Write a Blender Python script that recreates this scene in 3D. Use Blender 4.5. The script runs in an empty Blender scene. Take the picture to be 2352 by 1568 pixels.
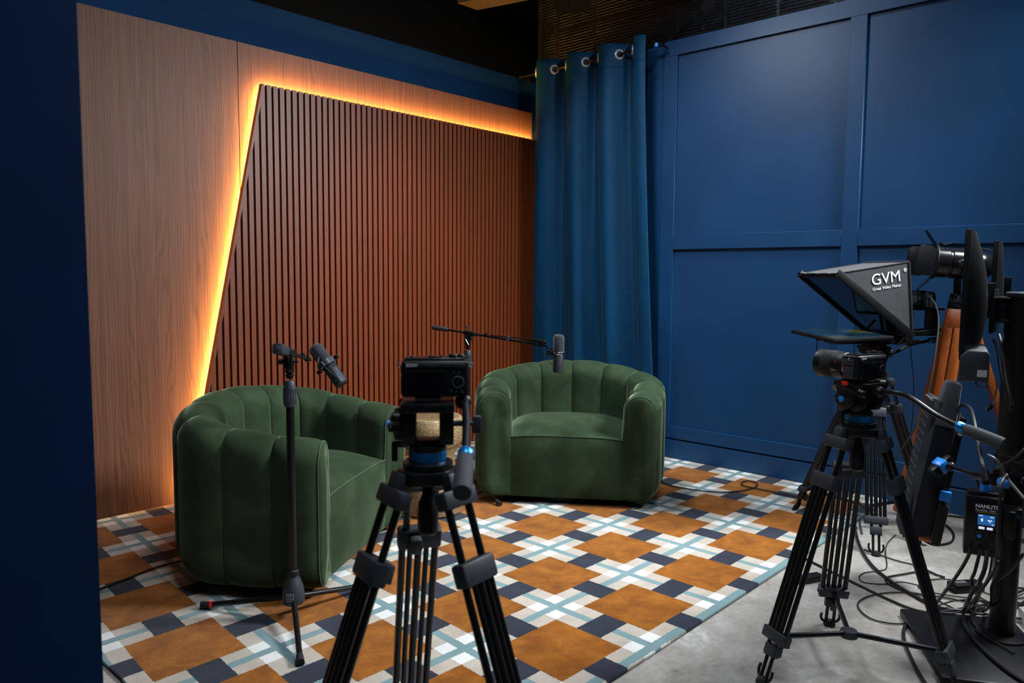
import bpy, bmesh, math, random
from mathutils import Vector, Matrix
PI = math.pi
random.seed(7)
SC = bpy.context.scene
COL = SC.collection
V = Vector
def R(d): return math.radians(d)

# ------------------------------------------------------------------ materials
def new_mat(name):
    m = bpy.data.materials.new(name); m.use_nodes = True
    nt = m.node_tree; b = nt.nodes['Principled BSDF']
    return m, nt, b
def setp(b, **k):
    names = dict(base='Base Color', rough='Roughness', metal='Metallic', spec='Specular IOR Level', sheen='Sheen Weight',
                 sheen_rough='Sheen Roughness', sheen_tint='Sheen Tint', emis='Emission Color', emstr='Emission Strength',
                 trans='Transmission Weight', coat='Coat Weight', alpha='Alpha', ior='IOR')
    for a, v in k.items():
        if a in ('base', 'emis', 'sheen_tint') and len(v) == 3: v = (*v, 1)
        b.inputs[names[a]].default_value = v
def N(nt, t, **k):
    n = nt.nodes.new(t)
    for a, v in k.items(): setattr(n, a, v)
    return n
def link(nt, a, b): nt.links.new(a, b)
def noise(nt, vec, scale, detail=3, rough=.5, dist=0):
    n = N(nt, 'ShaderNodeTexNoise'); n.inputs['Scale'].default_value = scale; n.inputs['Detail'].default_value = detail
    n.inputs['Roughness'].default_value = rough; n.inputs['Distortion'].default_value = dist
    if vec is not None: link(nt, vec, n.inputs['Vector'])
    return n.outputs['Fac']
def coords(nt, scale=(1, 1, 1), rot=(0, 0, 0), loc=(0, 0, 0)):
    tc = N(nt, 'ShaderNodeTexCoord'); mp = N(nt, 'ShaderNodeMapping')
    mp.inputs['Scale'].default_value = scale; mp.inputs['Rotation'].default_value = rot; mp.inputs['Location'].default_value = loc
    link(nt, tc.outputs['Object'], mp.inputs['Vector']); return mp.outputs['Vector']
def ramp(nt, fac, stops):
    r = N(nt, 'ShaderNodeValToRGB'); e = r.color_ramp.elements
    while len(e) < len(stops): e.new(.5)
    for el, (p, c) in zip(e, stops): el.position = p; el.color = (*c, 1)
    link(nt, fac, r.inputs['Fac']); return r.outputs['Color']
def bump(nt, b, height, strength=.3, dist=.002):
    bp = N(nt, 'ShaderNodeBump'); bp.inputs['Strength'].default_value = strength; bp.inputs['Distance'].default_value = dist
    link(nt, height, bp.inputs['Height']); link(nt, bp.outputs['Normal'], b.inputs['Normal'])
def mixc(nt, fac, a, b_, mode='MIX'):
    m = N(nt, 'ShaderNodeMix', data_type='RGBA', blend_type=mode)
    for sock, v in ((m.inputs[0], fac), (m.inputs[6], a), (m.inputs[7], b_)):
        if hasattr(v, 'is_output'): link(nt, v, sock)
        elif isinstance(v, tuple): sock.default_value = (*v, 1)
        else: sock.default_value = v
    return m.outputs[2]
class X:
    """tiny node-math expressions"""
    nt = None
    def __init__(s, o): s.o = o
    @staticmethod
    def op(op, *a, clamp=False):
        n = X.nt.nodes.new('ShaderNodeMath'); n.operation = op; n.use_clamp = clamp
        for i, v in enumerate(a):
            if isinstance(v, X): X.nt.links.new(v.o, n.inputs[i])
            else: n.inputs[i].default_value = v
        return X(n.outputs[0])
    def __add__(s, v): return X.op('ADD', s, v)
    def __sub__(s, v): return X.op('SUBTRACT', s, v)
    def __rsub__(s, v): return X.op('SUBTRACT', v, s)
    def __mul__(s, v): return X.op('MULTIPLY', s, v)
    def __truediv__(s, v): return X.op('DIVIDE', s, v)
    def gt(s, v): return X.op('GREATER_THAN', s, v)
    def lt(s, v): return X.op('LESS_THAN', s, v)
    def fl(s): return X.op('FLOOR', s)
    def ab(s): return X.op('ABSOLUTE', s)
    def cl(s): return X.op('ADD', s, 0.0, clamp=True)

def plain(name, base, rough=.5, metal=0, spec=.5, var=.12, scale=30, bmp=0, **k):
    """a paint / plastic / metal with a little procedural variation"""
    m, nt, b = new_mat(name); setp(b, base=base, rough=rough, metal=metal, spec=spec, **k)
    v = coords(nt); f = noise(nt, v, scale, 4)
    lo = tuple(c * (1 - var) for c in base); hi = tuple(min(1, c * (1 + var)) for c in base)
    link(nt, ramp(nt, f, [(.3, lo), (.7, hi)]), b.inputs['Base Color'])
    if bmp: bump(nt, b, noise(nt, v, scale * 8, 3), bmp, .001)
    return m

def m_wood(name, dark, light, rough=.45, spec=.4, gs=1.0, tint=None):
    m, nt, b = new_mat(name); setp(b, rough=rough, spec=spec)
    X.nt = nt
    tc = N(nt, 'ShaderNodeTexCoord'); sp = N(nt, 'ShaderNodeSeparateXYZ'); link(nt, tc.outputs['Object'], sp.inputs[0])
    big = X(noise(nt, coords(nt, (1.7, 1.7, .22)), 2.2 * gs, 3, .55, .4))         # slow cathedral field
    ph = (X(sp.outputs[0]) + X(sp.outputs[1])) * (400.0 * gs) + big * 100.0
    ringn = X.op('SINE', ph) * .5 + .5
    rings = X.op('POWER', ringn, 2.2)
    fine = noise(nt, coords(nt, (1, 1, .014)), 260 * gs, 3, .6)
    streak = noise(nt, coords(nt, (1, 1, .02)), 40 * gs, 4, .6)
    f = rings * -.13 + X(fine) * .42 + X(streak) * .46 + .16
    c = ramp(nt, f.o, [(.25, dark), (.55, tuple((a + c_) / 2 for a, c_ in zip(dark, light))), (.8, light)])
    link(nt, c, b.inputs['Base Color'])
    bump(nt, b, fine, .08, .001)
    return m
def m_velvet():
    m, nt, b = new_mat('green_velvet')
    v = coords(nt)
    n1 = noise(nt, v, 5, 5, .6, .6); n2 = noise(nt, v, 320, 2)
    X.nt = nt
    f = X(n1) * .85 + X(n2) * .15
    link(nt, ramp(nt, f.o, [(.32, (.0115, .0225, .0095)), (.50, (.0180, .0345, .0145)), (.69, (.033, .056, .025))]), b.inputs['Base Color'])
    setp(b, rough=.85, spec=.15, sheen=.50, sheen_rough=.28, sheen_tint=(.54, .72, .47))
    bump(nt, b, n2, .15, .001)
    return m
def m_rug():
    m, nt, b = new_mat('plaid_rug_pile'); X.nt = nt
    tc = N(nt, 'ShaderNodeTexCoord'); sp = N(nt, 'ShaderNodeSeparateXYZ'); link(nt, tc.outputs['Object'], sp.inputs[0])
    x, y = X(sp.outputs[0]), X(sp.outputs[1])
    jx = X(noise(nt, tc.outputs['Object'], 150, 3)) - .5; jy = X(noise(nt, coords(nt, loc=(5, 3, 1)), 150, 3)) - .5
    wv = X(noise(nt, coords(nt, loc=(2, 8, 1)), 4, 2)) - .5
    w = ((2.4 - x) / 1.1).cl()                                   # the hand-tufted weave runs a little askew at this end
    xx = x - w * ((y - 2.48) * .076 + .067) + jx * .010 + wv * .006
    yy = y - w * ((y - 2.5) * .035 + .06) + jy * .010 + wv * .006
    P, A_, Q, B_ = .4414, .2908, .4112, .2762
    u = (xx - (2.5754 - 20 * P)) / P; u = (u - u.fl()) * P
    v = ((2.4329 + 20 * Q) - yy) / Q; v = (v - v.fl()) * Q
    inU, inV = u.gt(A_), v.gt(B_)
    gu, gv = P - A_, Q - B_
    du, dv = (u - (A_ + gu / 2)).ab(), (v - (B_ + gv / 2)).ab()
    su, sv = du.lt(.0165), dv.lt(.0165)
    navU = inU * (1 - inV) * v.gt(B_ * .33) * v.lt(B_ * .69)
    navV = inV * (1 - inU) * u.gt(A_ * .33) * u.lt(A_ * .69)
    navy = (navU + navV).cl()
    orange = (1 - inU) * (1 - inV)
    cross = inU * inV
    teal = ((inU * su + inV * sv).cl()) * (1 - navy)
    big = noise(nt, tc.outputs['Object'], 7, 4, .6); tuft = noise(nt, tc.outputs['Object'], 420, 2)
    fib = X(tuft) * .55 + X(big) * .45
    tan = ramp(nt, fib.o, [(.3, (.30, .255, .21)), (.7, (.54, .48, .41))])
    white = ramp(nt, fib.o, [(.3, (.53, .52, .50)), (.7, (.77, .77, .75))])
    nav = ramp(nt, fib.o, [(.3, (.010, .012, .020)), (.7, (.034, .040, .060))])
    tea = ramp(nt, fib.o, [(.3, (.12, .205, .215)), (.7, (.205, .30, .31))])
    fo = X(tuft) * .38 + X(noise(nt, tc.outputs['Object'], 11, 5, .65, .5)) * .62
    ora = ramp(nt, fo.o, [(.32, (.125, .036, .0025)), (.50, (.235, .075, .0055)), (.68, (.36, .130, .014))])
    c = mixc(nt, cross.o, tan, white); c = mixc(nt, teal.o, c, tea); c = mixc(nt, navy.o, c, nav); c = mixc(nt, orange.o, c, ora)
    link(nt, c, b.inputs['Base Color']); setp(b, rough=.95, spec=.1, sheen=.12, sheen_rough=.5)
    h = X(tuft) * .6 + orange * .8 + X(big) * .3
    bump(nt, b, h.o, .5, .006)
    return m
def m_concrete():
    m, nt, b = new_mat('worn_concrete'); v = coords(nt)
    n1 = noise(nt, v, 1.6, 6, .62, .6); n2 = noise(nt, v, 45, 5, .6); n3 = noise(nt, coords(nt, (1, 1, 1), loc=(4, 1, 0)), 5.5, 6, .65, 1.0)
    X.nt = nt; f = X(n1) * .45 + X(n2) * .2 + X(n3) * .35
    link(nt, ramp(nt, f.o, [(.34, (.12, .10, .082)), (.44, (.26, .237, .21)), (.55, (.35, .332, .305)), (.65, (.56, .55, .53))]), b.inputs['Base Color'])
    setp(b, rough=.6, spec=.35); bump(nt, b, n2, .12, .002); return m
def m_paint(name, c, rough=.45, spec=.4, bmp=.06):
    m, nt, b = new_mat(name); v = coords(nt); n1 = noise(nt, v, 2.2, 4, .55, .3); n2 = noise(nt, v, 260, 3)
    lo = tuple(k * .86 for k in c); hi = tuple(k * 1.12 for k in c)
    link(nt, ramp(nt, n1, [(.3, lo), (.7, hi)]), b.inputs['Base Color']); setp(b, rough=rough, spec=spec)
    bump(nt, b, n2, bmp, .001); return m
def m_black_block():
    m, nt, b = new_mat('black_painted_block'); X.nt = nt
    tc = N(nt, 'ShaderNodeTexCoord'); sp = N(nt, 'ShaderNodeSeparateXYZ'); link(nt, tc.outputs['Object'], sp.inputs[0])
    x, y, z = (X(o) for o in sp.outputs)
    h = X.op('SINE', z * 310.0) * .5 + .5
    bl = (y / .34); fr = bl - bl.fl(); joint = fr.gt(.06)
    bz = (z / .30); fz = bz - bz.fl(); jz = fz.gt(.10)
    patch = X(noise(nt, coords(nt, loc=(3, 0, 7)), 1.7, 3, .5)).gt(.47)
    gro = h * joint * jz * patch
    n2 = X(noise(nt, tc.outputs['Object'], 26, 6, .7)); n3 = X(noise(nt, tc.outputs['Object'], 8, 5, .6, 1.2))
    hh = gro * .8 + n2 * .7 + n3 * .6 + joint * .25
    bump(nt, b, hh.o, .9, .012)
    link(nt, ramp(nt, n2.o, [(.3, (.007, .0072, .0082)), (.6, (.020, .0205, .023)), (.72, (.06, .062, .067))]), b.inputs['Base Color'])
    setp(b, rough=.36, spec=.36); return m
def m_curtain():
    m, nt, b = new_mat('teal_blue_satin_curtain'); v = coords(nt)
    n1 = noise(nt, coords(nt, (1, 1, .25)), 6, 3, .5, .4); n2 = noise(nt, v, 700, 2)
    link(nt, ramp(nt, n1, [(.3, (.0018, .040, .098)), (.7, (.0026, .053, .126))]), b.inputs['Base Color'])
    setp(b, rough=.55, spec=.16, sheen=.05, sheen_rough=.4, sheen_tint=(.4, .7, .9))
    wr = noise(nt, coords(nt, (1, 1, .6)), 9, 3, .5, 1.4)
    X.nt = nt; h = X(wr) * 1.0 + X(n2) * .02
    bump(nt, b, h.o, .22, .02); return m
def m_fabric(name, c, scale=500, rough=.9, sheen=.15, wrinkle=0):
    m, nt, b = new_mat(name); v = coords(nt); n2 = noise(nt, v, scale, 2); n1 = noise(nt, v, 12, 4, .6, .8)
    X.nt = nt; f = X(n1) * .6 + X(n2) * .4
    link(nt, ramp(nt, f.o, [(.3, tuple(k * .6 for k in c)), (.7, tuple(k * 1.35 for k in c))]), b.inputs['Base Color'])
    setp(b, rough=rough, spec=.25, sheen=sheen)
    h = X(n2) * .2 + X(n1) * wrinkle
    bump(nt, b, h.o, .4, .006); return m
def m_gold():
    m, nt, b = new_mat('woven_gold_rope'); X.nt = nt
    tc = N(nt, 'ShaderNodeTexCoord'); sp = N(nt, 'ShaderNodeSeparateXYZ'); link(nt, tc.outputs['Object'], sp.inputs[0])
    z = X(sp.outputs[2])
    rows = X.op('SINE', z * 900.0) * .5 + .5
    n = X(noise(nt, coords(nt, (1, 1, 1)), 130, 3, .7))
    f = rows * .2 + n * .8
    link(nt, ramp(nt, f.o, [(.25, (.05, .032, .014)), (.5, (.25, .165, .075)), (.70, (.62, .46, .25)), (.82, (.90, .78, .55))]), b.inputs['Base Color'])
    setp(b, rough=.45, spec=.5, metal=.25); bump(nt, b, f.o, .8, .004); return m
def m_glow(name, c, s):
    m, nt, b = new_mat(name); setp(b, base=c, emis=c, emstr=s)
    f = noise(nt, coords(nt), 40, 2)
    link(nt, ramp(nt, f, [(.3, tuple(k * .97 for k in c)), (.7, c)]), b.inputs['Emission Color']); return m
M = {}
def mats():
    M['blue_wall'] = m_paint('blue_panel_paint', (.0065, .050, .140), .40, .45)
    M['blue_band'] = m_paint('navy_wall_paint', (.0028, .0255, .072), .75, .08)
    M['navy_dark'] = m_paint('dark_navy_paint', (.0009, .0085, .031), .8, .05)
    M['black_wall'] = m_black_block()
    M['black_flat'] = m_paint('black_ceiling_paint', (.0012, .0014, .0016), .85, .08, .2)
    M['concrete'] = m_concrete()
    M['veneer'] = m_wood('walnut_veneer', (.046, .0185, .0105), (.172, .075, .043), .5, .25)
    M['slat'] = m_wood('slat_wood', (.062, .0115, .0022), (.215, .046, .0095), .45, .4, 1.6)
    M['slat_back'] = plain('dark_felt_backing', (.030, .0095, .005), .9, 0, .2)
    M['rough_wood'] = m_wood('rough_lumber', (.035, .025, .015), (.11, .08, .05), .8, .2, .8)
    M['rawedge'] = m_fabric('raw_board_edge', (.34, .25, .14), 200, .9, 0, 1)
    M['rug'] = m_rug(); M['velvet'] = m_velvet(); M['curtain'] = m_curtain(); M['gold'] = m_gold()
    M['piping'] = plain('green_piping', (.022, .045, .020), .85, 0, .1, sheen=.4)
    M['black'] = plain('black_plastic', (.0042, .0046, .0055), .42, 0, .32, bmp=.05)
    M['black_gloss'] = plain('black_gloss_plastic', (.006, .006, .007), .18, 0, .5)
    M['black_metal'] = plain('black_anodised_metal', (.008, .008, .0095), .32, .3, .45)
    M['black_tube'] = plain('satin_black_tube', (.007, .007, .008), .28, .3, .5)
    M['rubber'] = plain('black_rubber', (.012, .012, .013), .75, 0, .3, bmp=.1)
    M['grey_grip'] = plain('charcoal_foam_grip', (.045, .050, .058), .7, 0, .35, scale=200, bmp=.2)
    M['slate'] = plain('slate_grey_plastic', (.020, .025, .033), .5, 0, .45, bmp=.05)
    M['blue_metal'] = plain('blue_anodised_metal', (.008, .19, .52), .3, .55, .5)
    M['blue_plastic'] = plain('bright_blue_plastic', (.012, .22, .72), .35, 0, .5)
    M['red'] = plain('red_plastic', (.62, .02, .015), .4, 0, .5)
    M['steel'] = plain('brushed_steel', (.55, .55, .57), .3, 1, .5)
    M['chrome'] = plain('chrome', (.82, .82, .84), .12, 1, .5, var=.03)
    M['ring'] = plain('polished_ring', (.80, .80, .83), .28, .45, .6, var=.03)
    M['foam'] = m_fabric('grey_windscreen_foam', (.017, .0195, .0235), 380, .95, .2, .1)
    M['mic_body'] = plain('dark_grey_mic_enamel', (.026, .031, .038), .38, .3, .5)
    M['screen'] = plain('dark_screen_glass', (.003, .003, .004), .12, 0, .5)
    M['glyph'] = plain('white_print', (.75, .76, .78), .6, 0, .3, var=.03)
    M['grey_print'] = plain('grey_print', (.30, .31, .33), .6, 0, .3)
    M['hood'] = m_fabric('black_nylon_hood', (.022, .024, .028), 600, .62, .25, .5)
    M['softbox'] = m_fabric('black_softbox_nylon', (.012, .012, .0145), 400, .5, .08, 2.0)
    M['softgrey'] = m_fabric('grey_softbox_panel', (.060, .066, .076), 400, .7, .15, .6)
    M['orange'] = m_wood('orange_stained_wood', (.23, .050, .008), (.46, .112, .020), .4, .45, .8)
    M['cable'] = plain('black_cable', (.008, .008, .009), .45, 0, .45)
    M['cable_grey'] = plain('grey_cable', (.045, .05, .055), .4, 0, .5)
    M['white_plastic'] = plain('off_white_plastic', (.52, .53, .52), .45, 0, .4)
    M['label_white'] = plain('white_sticker', (.42, .45, .47), .6, 0, .3, var=.03)
    M['yellow'] = plain('yellow_line_print', (.50, .34, .06), .6, 0, .3)
    M['led'] = m_glow('amber_led_strip', (1.0, .50, .12), 330)
    M['lcd'] = m_glow('blue_lcd', (.02, .16, .50), .42)
    M['lcd_text'] = m_glow('lcd_text', (.75, .92, 1.0), .8)
    M['btn_glow'] = m_glow('white_backlit_button', (.75, .8, 1.0), .7)
    M['red_led'] = m_glow('red_switch_lamp', (1.0, .06, .05), 1.5)
    g, nt, b = new_mat('beamsplitter_glass'); setp(b, base=(.75, .82, .86), rough=.02, trans=1.0, ior=1.75)
    nz = noise(nt, coords(nt), 3, 1); link(nt, ramp(nt, nz, [(.3, (.55, .62, .68)), (.7, (.58, .65, .70))]), b.inputs['Base Color']); M['glass'] = g
    g, nt, b = new_mat('prompter_screen_image'); X.nt = nt
    f = noise(nt, coords(nt, (6, 3, 1)), 1.3, 2)
    link(nt, ramp(nt, f, [(.36, (.004, .03, .07)), (.5, (.01, .075, .12)), (.60, (.16, .15, .03)), (.7, (.26, .22, .03))]), b.inputs['Emission Color'])
    setp(b, base=(.01, .015, .02), rough=.12, emstr=.35); M['prompt'] = g

# ------------------------------------------------------------------ mesh helpers
class MB:
    def __init__(s): s.bm = bmesh.new()
    def _take(s, vs, M_):
        if M_ is not None: bmesh.ops.transform(s.bm, matrix=M_, verts=vs)
        return s
    def box(s, c, d, M_=None, bev=0, seg=2, taper=None):
        r = bmesh.ops.create_cube(s.bm, size=1); vs = r['verts']
        for v in vs:
            if taper and v.co.z > 0: v.co.x *= taper; v.co.y *= taper
            v.co = V((v.co.x * d[0] + c[0], v.co.y * d[1] + c[1], v.co.z * d[2] + c[2]))
        if bev:
            es = list({e for v in vs for e in v.link_edges})
            o = bmesh.ops.bevel(s.bm, geom=es, offset=bev, segments=seg, affect='EDGES', profile=.5)
            vs = list({v for f in o['faces'] for v in f.verts} | {v for v in vs if v.is_valid})
        return s._take(vs, M_)
    def cyl(s, p0, p1, r0, r1=None, n=16, M_=None):
        p0, p1 = V(p0), V(p1); d = p1 - p0; L = d.length
        r = bmesh.ops.create_cone(s.bm, cap_ends=True, segments=n, radius1=r0, radius2=r0 if r1 is None else r1, depth=L)
        q = d.to_track_quat('Z', 'Y').to_matrix().to_4x4(); q.translation = (p0 + p1) / 2
        bmesh.ops.transform(s.bm, matrix=q, verts=r['verts'])
        return s._take(r['verts'], M_)
    def lathe(s, prof, M_=None, n=24, knurl=0):
        rings = []
        for k, (r, z) in enumerate(prof):
            if r < 1e-6: rings.append([s.bm.verts.new((0, 0, z))])
            else:
                rings.append([s.bm.verts.new(((r * (1 - knurl * (i % 2))) * math.cos(2 * PI * i / n), (r * (1 - knurl * (i % 2))) * math.sin(2 * PI * i / n), z)) for i in range(n)])
        for a, b in zip(rings, rings[1:]):
            for i in range(n):
                j = (i + 1) % n
                if len(a) == 1 and len(b) == 1: continue
                if len(a) == 1: s.bm.faces.new((a[0], b[i], b[j]))
                elif len(b) == 1: s.bm.faces.new((a[i], a[j], b[0]))
                else: s.bm.faces.new((a[i], a[j], b[j], b[i]))
        if len(rings[0]) > 1: s.bm.faces.new(rings[0][::-1])
        if len(rings[-1]) > 1: s.bm.faces.new(rings[-1])
        return s._take([v for r in rings for v in r], M_)
    def tube(s, pts, r, n=8, M_=None, smooth=0, closed=False):
        P_ = [V(p) for p in pts]
        if smooth: P_ = catmull(P_, smooth, closed)
        m = len(P_); rings = []; up = V((0, 0, 1))
        for i, p in enumerate(P_):
            if closed: t = (P_[(i + 1) % m] - P_[i - 1]).normalized()
            else: t = (P_[min(i + 1, m - 1)] - P_[max(i - 1, 0)]).normalized()
            u = up - t * up.dot(t)
            if u.length < .05: u = V((1, 0, 0)) - t * t.x
            u.normalize(); up = u; w = t.cross(u)
            rr = r[i] if isinstance(r, (list, tuple)) else r
            rings.append([s.bm.verts.new(p + (u * math.cos(2 * PI * k / n) + w * math.sin(2 * PI * k / n)) * rr) for k in range(n)])
        pairs = list(zip(rings, rings[1:])) + ([(rings[-1], rings[0])] if closed else [])
        for a, b in pairs:
            for k in range(n):
                j = (k + 1) % n; s.bm.faces.new((a[k], a[j], b[j], b[k]))
        if not closed: s.bm.faces.new(rings[0][::-1]); s.bm.faces.new(rings[-1])
        return s._take([v for q in rings for v in q], M_)
    def prism(s, poly, h0, h1, M_=None, bev=0):
        a = [s.bm.verts.new((x, y, h0)) for x, y in poly]; b = [s.bm.verts.new((x, y, h1)) for x, y in poly]
        fs = [s.bm.faces.new(a[::-1]), s.bm.faces.new(b)]
        n = len(poly)
        for i in range(n):
            j = (i + 1) % n; fs.append(s.bm.faces.new((a[i], a[j], b[j], b[i])))
        vs = a + b
        if bev:
            es = list({e for v in vs for e in v.link_edges})
            o = bmesh.ops.bevel(s.bm, geom=es, offset=bev, segments=2, affect='EDGES', profile=.5)
            vs = list({v for f in o['faces'] for v in f.verts} | {v for v in vs if v.is_valid})
        return s._take(vs, M_)
    def sphere(s, c, r, M_=None, sc=(1, 1, 1), n=16):
        o = bmesh.ops.create_uvsphere(s.bm, u_segments=n, v_segments=max(6, n // 2), radius=r)
        for v in o['verts']: v.co = V((v.co.x * sc[0], v.co.y * sc[1], v.co.z * sc[2])) + V(c)
        return s._take(o['verts'], M_)
    def torus(s, c, R_, r, M_=None, n=24, m=8):
        pts = [(R_ * math.cos(2 * PI * i / n) + c[0], R_ * math.sin(2 * PI * i / n) + c[1], c[2]) for i in range(n)]
        return s.tube(pts, r, m, M_, closed=True)
    def grid(s, rows, closed=False):
        rs = [[s.bm.verts.new(p) for p in row] for row in rows]
        for a, b in zip(rs, rs[1:]):
            for i in range(len(a) - (0 if closed else 1)):
                j = (i + 1) % len(a); s.bm.faces.new((a[i], a[j], b[j], b[i]))
        return s
    def build(s, name, mat, parent=None, angle=40, flat=False):
        bmesh.ops.recalc_face_normals(s.bm, faces=s.bm.faces)
        me = bpy.data.meshes.new(name); s.bm.to_mesh(me); s.bm.free()
        me.materials.append(M[mat] if isinstance(mat, str) else mat)
        if not flat:
            for p in me.polygons: p.use_smooth = True
            me.set_sharp_from_angle(angle=R(angle))
        o = bpy.data.objects.new(name, me); COL.objects.link(o)
        if parent is not None: o.parent = parent
        return o
def catmull(P_, k, closed=False):
    out = []; n = len(P_)
    g = (lambda i: P_[i % n]) if closed else (lambda i: P_[max(0, min(n - 1, i))])
    for i in range(n if closed else n - 1):
        a, b, c, d = g(i - 1), g(i), g(i + 1), g(i + 2)
        for j in range(k):
            t = j / k
            out.append(.5 * ((2 * b) + (c - a) * t + (2 * a - 5 * b + 4 * c - d) * t * t + (3 * b - a - 3 * c + d) * t ** 3))
    if not closed: out.append(P_[-1])
    return out
def TR(loc=(0, 0, 0), rz=0, rx=0, ry=0):
    return Matrix.Translation(loc) @ Matrix.Rotation(rz, 4, 'Z') @ Matrix.Rotation(ry, 4, 'Y') @ Matrix.Rotation(rx, 4, 'X')
def AX(o, z, x=None):
    """matrix at o with local Z along z (and X near x)"""
    z = V(z).normalized(); x = V(x) if x is not None else (V((0, 0, 1)) if abs(z.z) < .9 else V((1, 0, 0)))
    x = (x - z * x.dot(z)).normalized(); y = z.cross(x)
    m = Matrix((x, y, z)).transposed().to_4x4(); m.translation = V(o); return m
def tag(o, label, cat, group=None):
    o['label'] = label; o['category'] = cat
    if group: o['group'] = group
    return o
def thing(name, label, cat, loc=(0, 0, 0), rz=0, group=None):
    o = bpy.data.objects.new(name, None); o.empty_display_size = .05; COL.objects.link(o); o.location = loc; o.rotation_euler = (0, 0, rz)
    return tag(o, label, cat, group)
def struct(name, mb, mat, **k):
    o = mb.build(name, mat, **k); o['kind'] = 'structure'; return o
def text(name, s, size, mat, M_, parent, extrude=.0004, align='LEFT', shear=0, bold=0):
    cu = bpy.data.curves.new(name, 'FONT'); cu.body = s; cu.size = size; cu.extrude = extrude; cu.align_x = align; cu.shear = shear; cu.offset = bold
    t = bpy.data.objects.new(name, cu); COL.objects.link(t)
    bpy.context.view_layer.update()
    me = bpy.data.meshes.new_from_object(t.evaluated_get(bpy.context.evaluated_depsgraph_get()))
    bpy.data.objects.remove(t); bpy.data.curves.remove(cu)
    me.transform(M_); me.materials.clear(); me.materials.append(M[mat])
    o = bpy.data.objects.new(name, me); COL.objects.link(o); o.parent = parent; return o
mats()
# ------------------------------------------------------------------ setting
WY, WX = 3.926, 4.372                     # face of the wood wall, face of the blue panelled wall
def room():
    struct('floor', MB().box((1.9, 1.4, -.05), (6.4, 6.4, .1)), 'concrete')
    struct('wall_left', MB().box((1.9, WY + .07, 1.335), (5.4, .10, 2.67)), 'blue_band')
    struct('wall_left_upper', MB().box((1.9, WY + .07, 2.67 + .5), (5.4, .10, 1.0)), 'black_flat')
    struct('wall_right', MB().box((WX + .05, .62, 1.345), (.10, 4.48, 2.69)), 'blue_wall')
    struct('wall_right_recess', MB().box((4.56, 3.41, 1.345), (.08, 1.10, 2.69)), 'blue_band')
    struct('wall_right_upper', MB().box((4.57, 1.3, 2.69 + .49), (.10, 5.4, .98)), 'black_wall')
    struct('ceiling', MB().box((1.9, 1.3, 3.72), (5.6, 5.6, .1)), 'black_flat')
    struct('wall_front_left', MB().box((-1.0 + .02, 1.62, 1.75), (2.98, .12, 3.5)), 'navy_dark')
    # battens of the blue wall
    b = .018
    def bat(name, y0, y1, z0, z1, th=b):
        struct(name, MB().box((WX - th / 2, (y0 + y1) / 2, (z0 + z1) / 2), (th, abs(y1 - y0), z1 - z0), bev=.0015, seg=1), 'blue_wall')
    bat('trim_1', -1.4, 2.722, 2.605, 2.70)
    bat('trim_2', 2.626, 2.722, .224, 2.605)
    bat('trim_3', 1.477, 1.563, .224, 2.605)
    bat('trim_4', .33, .416, .224, 2.605)
    bat('trim_5', 1.563, 2.626, 1.378, 1.468); bat('trim_6', .416, 1.477, 1.378, 1.468); bat('trim_7', -1.4, .33, 1.378, 1.468)
    bat('trim_8', -1.4, 2.722, .143, .224)
    bat('baseboard_right', -1.4, 2.86, 0, .132, .022)
    # joist under the black ceiling
    o = struct('trim_9', MB().prism([(-.055, -.09), (.055, -.09), (.055, .09), (-.055, .09)], -1.2, 1.2, AX((3.93, 3.45, 3.12), (.30, -.95, .03))), 'rough_wood')
    # raw edge and small blocks in the corner beside the curtain
    struct('trim_10', MB().box((4.500, 3.880, 1.2), (.03, .04, 2.4)), 'rawedge')
room()

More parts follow.
